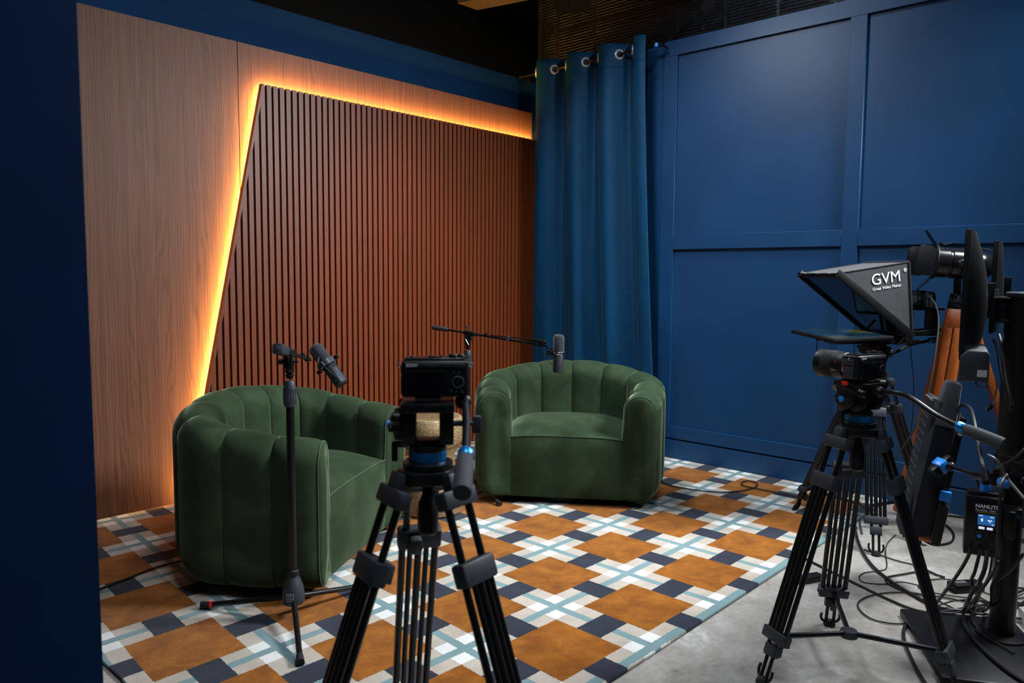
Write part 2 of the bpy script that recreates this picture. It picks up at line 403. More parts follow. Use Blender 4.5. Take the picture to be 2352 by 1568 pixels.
def wall_cladding():
    x0, xs, x1 = -.6, 2.062, 4.435
    for a, b, lab in ((x0, xs - .0015, 'wide walnut-look wall panel between the dark partition and the seam'),
                      (xs + .0015, x1, 'walnut-look wall panel behind the glowing slatted feature')):
        o = MB().box(((a + b) / 2, WY + .009, 1.216), (b - a, .018, 2.43), bev=.0008, seg=1).build('veneer_panel', 'veneer')
        tag(o, lab, 'wall panel', None)
    # slatted feature, slanted left border
    t = thing('slat_panel', 'reddish-brown slatted wood panel with slanted edge and amber backlight', 'slat panel', (1.7, WY, 0))
    F = WY - .060                                     # front of the slats
    X0, SL, TOP, XR = 1.706, .2117, 2.222, 4.43
    def ztop(x): return min(TOP, (x - X0) / SL)
    L = lambda x, y, z: (x - 1.7, y - WY, z)
    m = MB()
    m.bm.verts.ensure_lookup_table()
    def slab(pts, y0, y1, mb):
        a = [mb.bm.verts.new(L(x, y0, z)) for x, z in pts]; b = [mb.bm.verts.new(L(x, y1, z)) for x, z in pts]
        mb.bm.faces.new(a); mb.bm.faces.new(b[::-1])
        for i in range(len(pts)):
            j = (i + 1) % len(pts); mb.bm.faces.new((a[i], b[i], b[j], a[j]))
    slab([(X0 + .004, .018), (XR, .018), (XR, TOP - .004), (X0 + TOP * SL, TOP - .004)], F + .018, F + .024, m)
    m.build('backing', 'slat_back', t)
    s = MB(); x = X0 + .02; 
    while x + .0264 < XR:
        a, b = x, x + .0264; za, zb = ztop(a), ztop(b)
        bottom = .018
        if za > .03:
            corner = X0 + TOP * SL
            pts = [(a, bottom), (b, bottom), (b, zb)] + ([(corner, TOP)] if a < corner < b else []) + [(a, za)]
            slab(pts, F, F + .0185, s)
        x += .0392
    s.build('slats', 'slat', t, flat=True)
    e = MB()
    d = V((SL, 0, 1)).normalized(); n = V((1, 0, -SL)).normalized()
    slab([(X0 - .008, 0.016), (X0 + .006, .016), (X0 + .004 + TOP * SL, TOP), (X0 - .010 + TOP * SL, TOP)], F - .004, F + .026, e)
    e.build('edge_strip', 'slat', t, flat=True)
    g = MB()
    slab([(X0 + .014, .02), (X0 + .024, .02), (X0 + .024 + (TOP - .014) * SL, TOP - .014), (X0 + .014 + (TOP - .014) * SL, TOP - .014)], WY - .034, WY - .027, g)
    slab([(X0 + .014 + TOP * SL, TOP - .018), (XR, TOP - .018), (XR, TOP - .008), (X0 + .014 + TOP * SL, TOP - .008)], WY - .034, WY - .027, g)
    g.build('led_strip', 'led', t, flat=True)['label'] = 'glowing amber light strip'
wall_cladding()

def rug():
    m = MB(); x0, x1, y0, y1, h = .80, 4.345, 1.252, 3.905, .014
    m.box(((x0 + x1) / 2, (y0 + y1) / 2, h / 2), (x1 - x0, y1 - y0, h), bev=.006)
    o = m.build('plaid_rug', 'rug'); tag(o, 'large plaid rug of rust-orange squares with navy, cream and teal bands', 'rug')
rug()

def curtain():
    t = thing('curtain', 'blue grommet curtain hanging in the corner beside the slatted panel', 'curtain', (4.27, 3.3, 0))
    A0, per = .052, .335
    yl, yr_t, yr_b = 3.765, 2.795, 2.64
    ztop, zbot = 2.735, .03
    rows = []; nu, nv = 150, 60
    def pos(u, v):
        """u 0..1 across (left to right in the room), v 0..1 top to bottom"""
        yr = yr_t + (yr_b - yr_t) * v ** 1.6
        y = yl + (yr - yl) * u
        ph = 2 * PI * (u * 3.5) - .9
        a = A0 * (1 + .10 * math.sin(5 * v + 2 * u)) * (1 - .25 * v * (1 - u))
        x = -a * math.sin(ph + .30 * math.sin(3 * v + 4 * u) * v) - .012 * math.sin(2.3 * ph + 2 * v) * v
        z = ztop + (zbot - ztop) * v + .006 * math.cos(ph) * (1 - v) ** 8
        return V((x, y - 3.3 + .018 * math.cos(ph) * (1 - .5 * v), z))
    for j in range(nv + 1):
        rows.append([pos(i / nu, j / nv) for i in range(nu + 1)])
    o = MB().grid(rows).build('drape', 'curtain', t, angle=80)
    sm = o.modifiers.new('Solid', 'SOLIDIFY'); sm.thickness = .004
    # stitched hem band under the grommets
    hem = []
    for i in range(nu + 1):
        p = pos(i / nu, .056); hem.append((p.x - .0015, p.y, p.z))
    MB().tube(hem, .0016, 4).build('hem_stitch', 'curtain', t)
    # grommets where the cloth crosses the rod line
    for k in range(7):
        u = (k * PI + .9) / (2 * PI * 3.5)
        if u > .985: break
        v = .026
        p = pos(u, v); dx = pos(u + .002, v) - pos(u - .002, v)
        nrm = V((-dx.y, dx.x, 0)).normalized()
        MB().torus((0, 0, 0), .027, .0068, AX(p, nrm)).build('grommet', 'ring', t)
    r = thing('curtain_rod', 'thin dark curtain rod with end brackets above the blue curtain', 'curtain rod', (4.27, 3.3, 2.662))
    MB().cyl((0, .60, 0), (0, -.60, 0), .0085, n=12).build('rod', 'black_metal', r)
    for s in (.60, -.60):
        b = MB().cyl((0, s, 0), (.10, s, 0), .006, n=8).box((.098, s, 0), (.008, .03, .075), bev=.003)
        b.lathe([(.004, -.012), (.014, -.006), (.014, .006), (.004, .012)], AX((0, s, 0), (0, 1, 0)), 12)
        b.build('bracket', 'black_metal', r)
    z = MB().cyl((-.01, -.575, -.012), (-.01, -.575, .012), .013, n=8).build('cable_tie', 'blue_plastic', r)
    z['label'] = 'bright blue hook-and-loop tie'
curtain()
c = MB().tube([(4.36, 2.70, 2.70), (4.40, 2.69, 2.76), (4.50, 2.68, 2.83), (4.514, 2.66, 3.0), (4.514, 2.63, 3.3), (4.514, 2.62, 3.6)], .004, 6, smooth=4).build('wire', 'cable')
tag(c, 'thin black wire running up the black wall from the curtain rod', 'wire')

# ------------------------------------------------------------------ armchairs
def make_chair(label, loc, rz):
    t = thing('swivel_armchair', label, 'armchair', loc, rz, 'green channel-tufted armchairs')
    # plan centreline of the wrap-around shell, front right -> back -> front left
    ctr = []
    XF, XS = .405, .03
    for i in range(31):
        x = XF + (XS - XF) * i / 30; k = i / 30
        ctr.append((x, -(.372 + .052 * math.sin(k * PI / 2))))
    for i in range(1, 61):
        a = -PI / 2 - PI * i / 60 if False else PI * i / 60
        ctr.append((XS - .235 * math.sin(a), -.424 * math.cos(a)))
    for i in range(30, -1, -1):
        x = XF + (XS - XF) * i / 30; k = i / 30
        if i < 30: ctr.append((x, .372 + .052 * math.sin(k * PI / 2)))
    P_ = [V((x, y, 0)) for x, y in ctr]
    acc = [0]
    for a, b in zip(P_, P_[1:]): acc.append(acc[-1] + (b - a).length)
    tot = acc[-1]
    def sample(s):
        s = max(0, min(tot, s)); 
        for i in range(len(acc) - 1):
            if acc[i + 1] >= s:
                f = (s - acc[i]) / (acc[i + 1] - acc[i]); return P_[i].lerp(P_[i + 1], f)
        return P_[-1]
    NC, NS = 10, 14
    # channel widths: a little wider round the back
    wts = [.88, .95, 1.02, 1.06, 1.10, 1.10, 1.06, 1.02, .95, .88]
    edges = [0]
    for w in wts: edges.append(edges[-1] + w / sum(wts) * tot)
    def profile(hz, flat=False):
        """list of (offset outward, z, normal) round the shell section from outer foot over the top to the seat"""
        o, i_, r = .082, -.078, .080
        pts = []
        R0 = .085
        for k in range(7):
            a = -PI / 2 + (PI / 2) * k / 6
            pts.append((o - R0 + R0 * math.cos(a), .052 + R0 * 1.3 + R0 * 1.3 * math.sin(a), math.cos(a), math.sin(a)))
        zt = hz - r
        for k in range(1, 12): pts.append((o, .163 + (zt - .163) * k / 11, 1, 0))
        for k in range(1, 16):
            a = PI * k / 16; pts.append((r * math.cos(a) + .002, zt + r * math.sin(a), math.cos(a), math.sin(a)))
        for k in range(0, 10):
            f = k / 9; pts.append((i_ - .03 * f * f, zt + (.25 - zt) * f, -1, 0))
        return pts
    def height(s):
        f = s / tot; f = min(f, 1 - f) * 2
        q = max(0, min(1, f / .92)); return .596 + .108 * (q * .35 + .65 * q * q * (3 - 2 * q))
    rows = []
    for c_ in range(NC):
        for j in range(NS + (1 if c_ == NC - 1 else 0)):
            tt = .5 - .5 * math.cos(PI * j / NS); s = edges[c_] + (edges[c_ + 1] - edges[c_]) * tt
            p = sample(s); d = (sample(s + .006) - sample(s - .006)).normalized()
            nrm = V((d.y, -d.x, 0))
            if nrm.dot(V((p.x - XS * .5, p.y, 0))) < 0: nrm = -nrm
            pf = (1 - abs(2 * tt - 1) ** 3.4)
            pu = .017 * pf - .011 * (1 if j == 0 else 0)
            if j in (0,) and (c_ == 0): pu = 0.0
            if c_ == NC - 1 and j == NS: pu = 0.0
            row = []
            for o, z, no, nz in profile(height(s)):
                off = o + no * pu * (1.0 if no < -.5 else 1); row.append((p.x + nrm.x * off, p.y + nrm.y * off, z + nz * pu * (.45 if nz > 0 else .2)))
            rows.append(row)
    MB().grid(rows).build('channel_shell', 'velvet', t, angle=75)
    # rounded front panel closing each arm, with its piping
    for end in (0, -1):
        ring = [V(q) for q in rows[end]]
        ring = [q for q in ring]
        cy = sum(q.y for q in ring) / len(ring); cz = .33
        # close the section down to the foot on the inner side
        inner = ring[-1]
        ring += [V((inner.x, inner.y * .985, .16)), V((inner.x, inner.y, .056))]
        m = MB(); levels = [(1.0, -.006), (.975, .004), (.93, .009), (.80, .012), (.5, .014), (.2, .0145)]
        loops = [[(q.x + dx, cy + (q.y - cy) * (1 - (1 - k) * 1.0), cz + (q.z - cz) * (1 - (1 - k) * .35)) for q in ring] for k, dx in levels]
        m.grid(loops, closed=True)
        m.bm.faces.new([v for v in m.bm.verts][-len(ring):])
        pn = m.build('arm_front_panel', 'velvet', t, angle=70)
        pts = [(q.x + .004, q.y, q.z) for q in ring]
        MB().tube(pts, .0020, 6).build('piping', 'piping', pn)
    # seat: front skirt and crowned cushion
    HW = .298
    m = MB(); rows2 = []
    for i in range(17):
        y = -HW + 2 * HW * i / 16; k = 1 - abs(2 * i / 16 - 1) ** 4
        row = []
        for j in range(11):
            z = .056 + (.366 - .056) * j / 10; b = 1 - abs(2 * j / 10 - 1) ** 4
            row.append((.392 + .016 * k * b, y, z + .012 * k * (j / 10)))
        rows2.append(row)
    m.grid(rows2)
    m.build('seat_front', 'velvet', t, angle=70)
    MB().tube([(r_[-1][0] + .002, r_[-1][1], r_[-1][2]) for r_ in rows2], .0018, 6).build('seam_piping', 'piping', t)
    m = MB(); rows3 = []
    for i in range(25):
        f = i / 24
        row = []
        for j in range(17):
            g = -1 + 2 * j / 16
            x = .394 - f * .56
            wv = HW + .035 * math.sin(min(1, f * 1.3) * PI / 2)
            y = wv * g
            e = (1 - abs(g) ** 4)
            k = (1 - abs(g) ** 4) * .012
            crown = .034 * math.sin(min(1, f / .35) * PI / 2) * (.4 + .6 * e) + .018 * math.sin(f * PI) * e
            row.append((x, y, .366 + k + crown))
        rows3.append(row)
    m.grid(rows3).build('seat_cushion', 'velvet', t, angle=70)
    MB().lathe([(.26, .015), (.27, .020), (.27, .034), (.25, .046), (.16, .056)], TR((.06, 0, 0)), 40).build('swivel_base', 'black', t)
    MB().box((.07, 0, .068), (.54, .56, .03), bev=.01).build('underside', 'slat_back', t)
    return t
make_chair('green velvet armchair nearer the camera, seen from its side behind the standing microphone',
           (1.863 - .52 * .42, 2.546 + .855 * .42, .0), math.atan2(-.855, .52))
make_chair('green velvet armchair facing forward in front of the blue curtain',
           (3.008 + .814 * .42, 2.41 + .58 * .42, .0), math.atan2(-.58, -.814))

def pouf():
    t = thing('woven_stool', 'gold woven hourglass stool between the two green armchairs', 'stool', (2.50, 2.865, .013))
    MB().lathe([(.0, 0), (.135, 0), (.155, .01), (.160, .05), (.152, .12), (.135, .19), (.118, .24), (.112, .27), (.118, .30), (.138, .335)], None, 48).build('base', 'gold', t)
    MB().lathe([(.12, .325), (.145, .345), (.158, .375), (.160, .43), (.156, .475), (.148, .485), (.0, .488)], None, 48).build('drum_top', 'gold', t)
pouf()
# ------------------------------------------------------------------ microphones on stands
def mic_stand(label, loc, leg_angles, pivot, boom_dir, back, fwd, short):
    """loc: foot of the pole on the floor; pivot height; boom_dir: unit vector; back / fwd: boom lengths either side of the pivot"""
    t = thing('microphone_stand', label, 'microphone stand', loc, 0, 'boom microphone stands')
    hub = MB().lathe([(.0, .058), (.034, .060), (.0385, .068), (.0375, .095), (.034, .118), (.026, .142), (.0185, .156), (.0185, .160)], None, 32)
    hub = hub.build('base_hub', 'slate', t)
    col = MB().lathe([(.016, .158), (.0215, .160), (.0215, .176), (.017, .180)], None, 24).build('collar', 'black', hub)
    a = leg_angles[0] + R(60)
    em = MB(); f = AX((.0372 * math.cos(R(222)), .0372 * math.sin(R(222)), .092), (math.cos(R(222)), math.sin(R(222)), .12), (0, 0, 1))
    s = .0115
    em.tube([(-s, -s, .001), (s, -s, .001), (s, s, .001), (-s, s, .001)], .0008, 4, f, closed=True)
    em.tube([(s * .5, -s * .45, .001), (s * .5, s * .5, .001), (-s * .5, s * .5, .001), (-s * .5, -s * .45, .001), (0, -s * .45, .001), (0, 0, .001)], .0009, 4, f)
    em.build('square_emblem', 'grey_print', hub)
    for k, an in enumerate(leg_angles):
        d = V((math.cos(an), math.sin(an), 0))
        lg = MB().cyl(d * .02 + V((0, 0, .078)), d * .325 + V((0, 0, .022)), .0095, n=16).build('leg', 'black_tube', t)
        MB().cyl(d * .315 + V((0, 0, .0225)), d * .352 + V((0, 0, .0185)), .0115, .013, n=16).build('rubber_foot', 'rubber', lg)
        if k == 0: MB().cyl(d * .308 + V((0, 0, .0253)), d * .316 + V((0, 0, .0240)), .0122, n=16).build('red_ring', 'red', lg)
    zc = pivot - .155
    MB().cyl((0, 0, .06), (0, 0, zc), .0138, n=24).build('lower_tube', 'black_tube', t)
    g = MB().lathe([(.015, zc - .018), (.0195, zc - .014), (.0218, zc + .015), (.0202, zc + .05), (.017, zc + .068), (.015, zc + .072)], None, 24)
    for k in range(18):
        a0 = 2 * PI * k / 18
        g.tube([(.0214 * math.cos(a0 + .35 * q), .0214 * math.sin(a0 + .35 * q), zc - .005 + .05 * q) for q in (0, .33, .66, 1)], .0012, 4)
    g.build('clutch_grip', 'slate', t)
    u = MB().cyl((0, 0, zc + .08), (0, 0, pivot - .03), .0115, n=20).cyl((0, 0, zc + .088), (0, 0, zc + .092), .016, n=20).cyl((0, 0, zc + .1), (0, 0, zc + .104), .015, n=20)
    u.build('upper_tube', 'black_tube', t)
    side = V((-boom_dir.y, boom_dir.x, 0)).normalized(); up = boom_dir.cross(side) * -1
    if up.z < 0: up = -up
    fr = Matrix((boom_dir, side, up)).transposed().to_4x4(); fr.translation = V((0, 0, pivot))
    pv = MB().box((0, 0, pivot - .03), (.024, .026, .05), bev=.004)
    pv.box((0, .011, -.016), (.024, .006, .05), fr, bev=.002).box((0, -.011, -.016), (.024, .006, .05), fr, bev=.002)
    pv = pv.build('pivot_bracket', 'black_metal', t)
    MB().cyl((0, -.03, -.018), (0, .018, -.018), .004, n=10, M_=fr).cyl((0, .014, -.018), (0, .034, -.018), .0095, n=8, M_=fr).build('pivot_knob', 'black', pv)
    MB().box((.012, 0, .012), (.075, .026, .024), fr, bev=.004).build('boom_clamp', 'black', t)
    bm_ = MB().cyl((-back + .04, 0, .012), (fwd, 0, .012), .0062, n=16, M_=fr)
    bm_.build('boom_arm', 'black_tube', t)
    MB().cyl((fwd - .05, 0, .012), (fwd - .038, 0, .012), .0105, n=12, M_=fr).build('arm_collar', 'black', t)
    MB().box((fwd - .10 if short else .12, 0, .020), (.014, .014, .018), fr, bev=.003).build('arm_clip', 'black', t)
    if short:
        MB().prism([(-.017, -.012), (-.012, -.017), (.012, -.017), (.017, -.012), (.017, .012), (.012, .017), (-.012, .017), (-.017, .012)], 0, .075,
                   fr @ AX((-back - .03, 0, .012), (1, 0, 0)), bev=.002).box((-back - .0305, 0, .012), (.002, .014, .014), fr, bev=.0005).build('end_grip', 'slate', t)
    else:
        MB().lathe([(.006, 0), (.0125, .003), (.0145, .02), (.0125, .095), (.0095, .11)], fr @ AX((-back - .06, 0, .012), (1, 0, 0)), 16, knurl=.06).build('end_grip', 'slate', t)
        MB().cyl((fwd * .52, 0, .006), (fwd * .52, 0, .032), .013, n=14, M_=fr @ Matrix.Rotation(0, 4, 'X')).build('arm_joint', 'slate', t)
        MB().cyl((fwd * .30, .0, .020), (fwd * .80, 0, .034), .0035, n=8, M_=fr).lathe([(.003, 0), (.008, .02), (.0095, .03), (.0095, .12), (.006, .124)], fr @ AX((fwd * .74, 0, .032), (1, 0, .0)), 14).build('telescopic_rod', 'black_tube', t)
        MB().cyl((0, -.012, .036), (0, -.012, .05), .008, n=10, M_=fr).build('clamp_knob', 'slate', t)
        MB().cyl((.0, -.02, -.02), (.03, -.03, -.045), .0018, n=8, M_=fr).sphere((.03, -.03, -.045), .0035, fr).build('chrome_lever', 'steel', t)
    return t

def microphone(label, loc, axis, yoke_dir):
    """axis: towards the foam windscreen; yoke_dir: side on which the stand mount sits"""
    t = thing('microphone', label, 'microphone', loc, 0, 'grey broadcast microphones')
    z = V(axis).normalized(); f = AX((0, 0, 0), z, V(yoke_dir))
    r = .0268
    MB().lathe([(.0, -.098), (r - .004, -.098), (r, -.095), (r, -.008), (r - .002, -.004), (r - .002, .004)], f, 40).build('body', 'mic_body', t)
    MB().lathe([(r - .006, -.0985), (r - .006, -.0995), (0, -.0995)], f, 32).build('end_plate', 'steel' if 'upright' in label else 'black', t)
    MB().lathe([(r + .001, .000), (r + .0015, .004), (r + .0015, .078), (r - .003, .089), (r - .012, .094), (0, .095)], f, 40).build('windscreen', 'foam', t)
    MB().lathe([(r + .002, -.006), (r + .003, -.004), (r + .003, .004), (r + .002, .006)], f, 40).build('chrome_ring', 'chrome', t)
    y = MB(); arc = []
    for k in range(13):
        a = -PI / 2 + PI * k / 12; arc.append(((r + .013) * math.cos(a), (r + .013) * math.sin(a)))
    inner = [((r + .008) * math.cos(-PI / 2 + PI * k / 12), (r + .008) * math.sin(-PI / 2 + PI * k / 12)) for k in range(12, -1, -1)]
    y.prism(arc + inner, -.010, .012, f)
    y.box((r + .02, 0, .001), (.018, .018, .018), f, bev=.003)
    yk = y.build('yoke', 'mic_body', t)
    for s in (-1, 1):
        MB().cyl((0, s * (r + .004), 0), (0, s * (r + .018), 0), .0035, n=10, M_=f).cyl((0, s * (r + .014), 0), (0, s * (r + .027), 0), .0085, n=14, M_=f).build('yoke_knob', 'black', yk)
    lp = MB(); lp.tube([(r + .028 + .016 * math.cos(a), .016 * math.sin(a) * .8, .006 + .020 * math.sin(a)) for a in [2 * PI * k / 20 for k in range(20)]], .0035, 8, f, closed=True)
    lp.build('cable_ring', 'black', t)
    MB().tube([(r + .036, .01, -.012), (r + .034, .012, -.035), (r + .018, .010, -.052), (r - .002, .006, -.066)], .0022, 6, f, smooth=6).cyl((r + .036, .008, .002), (r + .036, .010, -.016), .006, n=10, M_=f).build('signal_lead', 'cable', t)
    MB().sphere((r + .03, 0, .001), .011, f).build('swivel_ball', 'black_gloss', t)
    return t
P1 = V((1.362, 2.285, .009))
bd = V((.72, .66, -.20)).normalized()
mic_stand('black microphone stand with short boom beside the nearer green armchair', P1, [R(122), R(242), R(2)], .916, bd, .10, .26, True)
microphone('grey microphone tilted steeply down on the short boom before the nearer armchair', (1.668, 2.520, .852), (-.25, .62, .74), (-.60, -.52, -.1))
P2 = V((2.880, 3.000, .009))
bd2 = V((.087, -.508, -.045)).normalized()
mic_stand('black microphone stand with long level boom behind the armchair by the curtain', P2, [R(140), R(32), R(255)], .866, bd2, .19, .50, False)
microphone('grey microphone hanging upright on the long boom above the armchair by the curtain', (2.985, 2.447, .812), (.01, .0, 1), (-.08, 1, 0))
# ------------------------------------------------------------------ tripods
def tripod(name, label, loc, Hb, leg_angles, rfoot, head_h, heading, handle, group='black video tripods', lock=.215):
    """twin-tube video tripod with fluid head; heading in radians; handle = list of world-offset points"""
    t = thing(name, label, 'tripod', loc, 0, group)
    hexa = lambda r: [(r * math.cos(a), r * math.sin(a)) for a in [leg_angles[0] + R(s) for s in (-24, 24, 96, 144, 216, 264)]]
    crown = MB().prism(hexa(.066), Hb - .032, Hb - .004, bev=.006).lathe([(.045, Hb - .006), (.050, Hb - .001), (.050, Hb + .008), (.040, Hb + .012)], None, 32)
    crown.build('bowl_crown', 'black_metal', t)
    MB().lathe([(.006, Hb - .03), (.011, Hb - .034), (.012, Hb - .06), (.019, Hb - .075), (.0215, Hb - .10), (.0205, Hb - .135), (.013, Hb - .142), (0, Hb - .143)], None, 20).build('bowl_lock_handle', 'black', t)
    RB = .815
    for an in leg_angles:
        d0 = V((math.cos(an), math.sin(an), 0)); side = V((-math.sin(an), math.cos(an), 0))
        A = d0 * .062 + V((0, 0, Hb - .018)); B = d0 * rfoot + V((0, 0, .006))
        ax = (B - A); Ln = ax.length; ax.normalize(); nr = ax.cross(side)
        def pt(f, s, n_=0.): return A + ax * (Ln * f) + side * s + nr * n_
        fr = lambda f: (lambda m: m)(Matrix((side, nr, ax)).transposed().to_4x4())
        def at_(f): m = fr(f); m.translation = A + ax * (Ln * f); return m
        m = MB()
        for s in (-.029, .029): m.cyl(pt(.03, s), pt(lock + .03, s), .0078, n=14)
        for s in (-.036, 0, .036): m.cyl(pt(lock - .01, s, .004 if s == 0 else 0), pt(RB, s, .004 if s == 0 else 0), .0078, n=14)
        for s in (-.018, .018): m.cyl(pt(lock - .01, s, .006), pt(.90, s, .004), .0060, n=14)
        lg = m.build('leg', 'black_tube', t)
        MB().box((0, 0, .0), (.092, .032, .036), at_(.045), bev=.006).box((0, 0, -.028), (.036, .026, .04), at_(.045), bev=.004).build('shoulder_bracket', 'slate', lg)
        MB().box((0, 0, .0), (.094, .034, .046), at_(lock), bev=.006).build('height_clamp', 'slate', lg)
        MB().prism([(-.018, -.012), (.018, -.016), (.020, .006), (.006, .016), (-.018, .012)], 0, .022, at_(lock) @ AX((.012, -.016, 0), (0, -1, 0)), bev=.003).cyl((.012, -.012, 0), (.012, -.026, 0), .006, n=10, M_=at_(lock)).build('clamp_lever', 'slate', lg)
        MB().box((0, 0, 0), (.096, .034, .034), at_(RB + .005), bev=.005).cyl((-.051, 0, 0), (.051, 0, 0), .006, n=10, M_=at_(RB + .005)).build('lower_bracket', 'slate', lg)
        MB().box((0, 0, 0), (.046, .026, .034), at_(RB + .06), bev=.004).prism([(-.016, -.008), (.016, -.010), (.018, .006), (-.016, .008)], 0, .018, at_(RB + .06) @ AX((.0, -.014, 0), (0, -1, 0)), bev=.003).build('foot_clamp', 'slate', lg)
        ft = MB().cyl(pt(.86, -.012), pt(.985, -.012), .0055, n=10).cyl(pt(.86, .012), pt(.985, .012), .0055, n=10)
        ft.tube([pt(.945, -.028), pt(.965, -.030), pt(.985, -.022), pt(.99, 0), pt(.985, .022), pt(.965, .030), pt(.945, .028)], .0045, 8, smooth=4)
        ft.build('foot_shackle', 'black', lg)
        F = V((B.x, B.y, .0))
        MB().lathe([(.0, .0), (.018, 0), (.02, .006), (.014, .018), (.0, .022)], TR(F), 16).build('rubber_foot', 'rubber', lg)
        MB().tube([d0 * .012 + V((0, 0, .115)), A + ax * (Ln * (RB + .005))], .0085, 8).build('spreader_arm', 'black_tube', lg)
    MB().lathe([(.0, .100), (.026, .103), (.028, .112), (.024, .124), (.012, .126), (.0, .124)], None, 24).build('spreader_hub', 'slate', t)
    # fluid head
    h = TR((0, 0, Hb), heading)
    MB().lathe([(.034, .010), (.0375, .012), (.0375, .030), (.034, .032)], h, 64, knurl=.035).build('pan_lock_ring', 'blue_metal', t)
    MB().lathe([(.036, .030), (.037, .033), (.037, .041), (.030, .045)], h, 40).lathe([(.040, .004), (.040, .012)], h, 40).build('pan_base', 'black', t)
    hd = MB(); hb = head_h
    for s in (-1, 1):
        hd.prism([(-.034, .046), (.030, .046), (.040, .070), (.046, hb - .022), (-.048, hb - .022), (-.040, .066)], -.014, .014, h @ AX((0, s * .037, 0), (0, -s, 0), (1, 0, 0)) if False else h @ Matrix(((1, 0, 0, 0), (0, 0, 1, s * .037), (0, 1, 0, 0), (0, 0, 0, 1))), bev=.004)
    hd.box((0, 0, .049), (.05, .06, .008), h, bev=.002)
    hd.build('tilt_housing', 'black', t)
    pl = MB().box((0, 0, hb - .016), (.110, .104, .018), h, bev=.004).box((0, 0, hb - .004), (.095, .050, .010), h, bev=.002)
    for s in (-1, 1): pl.cyl((-.052, s * .032, hb - .014), (-.060, s * .032, hb - .014), .006, n=10, M_=h)
    pl = pl.build('quick_release_plate', 'black_metal', t)
    MB().box((.012, .054, hb - .012), (.020, .008, .012), h, bev=.002).build('release_button', 'red', pl)
    kn = MB().lathe([(.032, 0), (.033, .004), (.031, .013), (.022, .016), (0, .016)], h @ AX((.005, .052, .082), (0, 1, 0)), 32)
    kn.box((0, 0, .020), (.052, .013, .010), h @ AX((.005, .052, .082), (0, 1, 0), (1, 0, .3)), bev=.004)
    kn = kn.build('drag_knob', 'black', t)
    MB().lathe([(.0075, .022), (.0085, .025), (.0085, .028), (0, .030)], h @ AX((.005, .052, .082), (0, 1, 0)), 20).build('blue_cap', 'blue_plastic', kn)
    MB().cyl((.052, .03, hb - .03), (.052, .052, hb - .03), .008, n=12, M_=h).build('side_screw', 'steel', t)
    MB().lathe([(.013, 0), (.013, .012), (.009, .016), (0, .016)], h @ AX((-.046, .052, hb - .035), (0, 1, 0)), 16).build('round_knob', 'black_metal', t)
    MB().cyl((.01, .040, .040), (.01, .064, .040), .007, n=10, M_=h).box((.01, .066, .026), (.014, .012, .040), h, bev=.003).build('pan_lever', 'black', t)
    MB().box((-.01, -.097, .082), (.012, .018, .036), h, bev=.003).cyl((-.01, -.05, .085), (-.01, -.09, .085), .006, n=10, M_=h).build('locking_wing', 'slate', t)
    # handle
    P_ = [V(p) for p in handle]
    hn = MB().tube(P_[:-2] + [P_[-2] + (P_[-2] - P_[-3]).normalized() * .0], .0075, 14, smooth=8).build('pan_handle', 'black_metal', t)
    d = (P_[-1] - P_[-2]).normalized()
    MB().lathe([(.0105, -.004), (.0145, 0), (.0145, .016), (.011, .02)], AX(P_[-2], d), 24, knurl=.06).build('blue_collar', 'blue_metal', hn)
    ln = (P_[-1] - P_[-2]).length
    MB().lathe([(.011, .016), (.0145, .02), (.0165, ln * .45), (.0165, ln - .008), (.0155, ln), (.0, ln)], AX(P_[-2], d), 28).build('foam_grip', 'grey_grip', hn)
    MB().sphere(P_[0], .017, n=16).build('handle_rosette', 'black', hn)
    return t
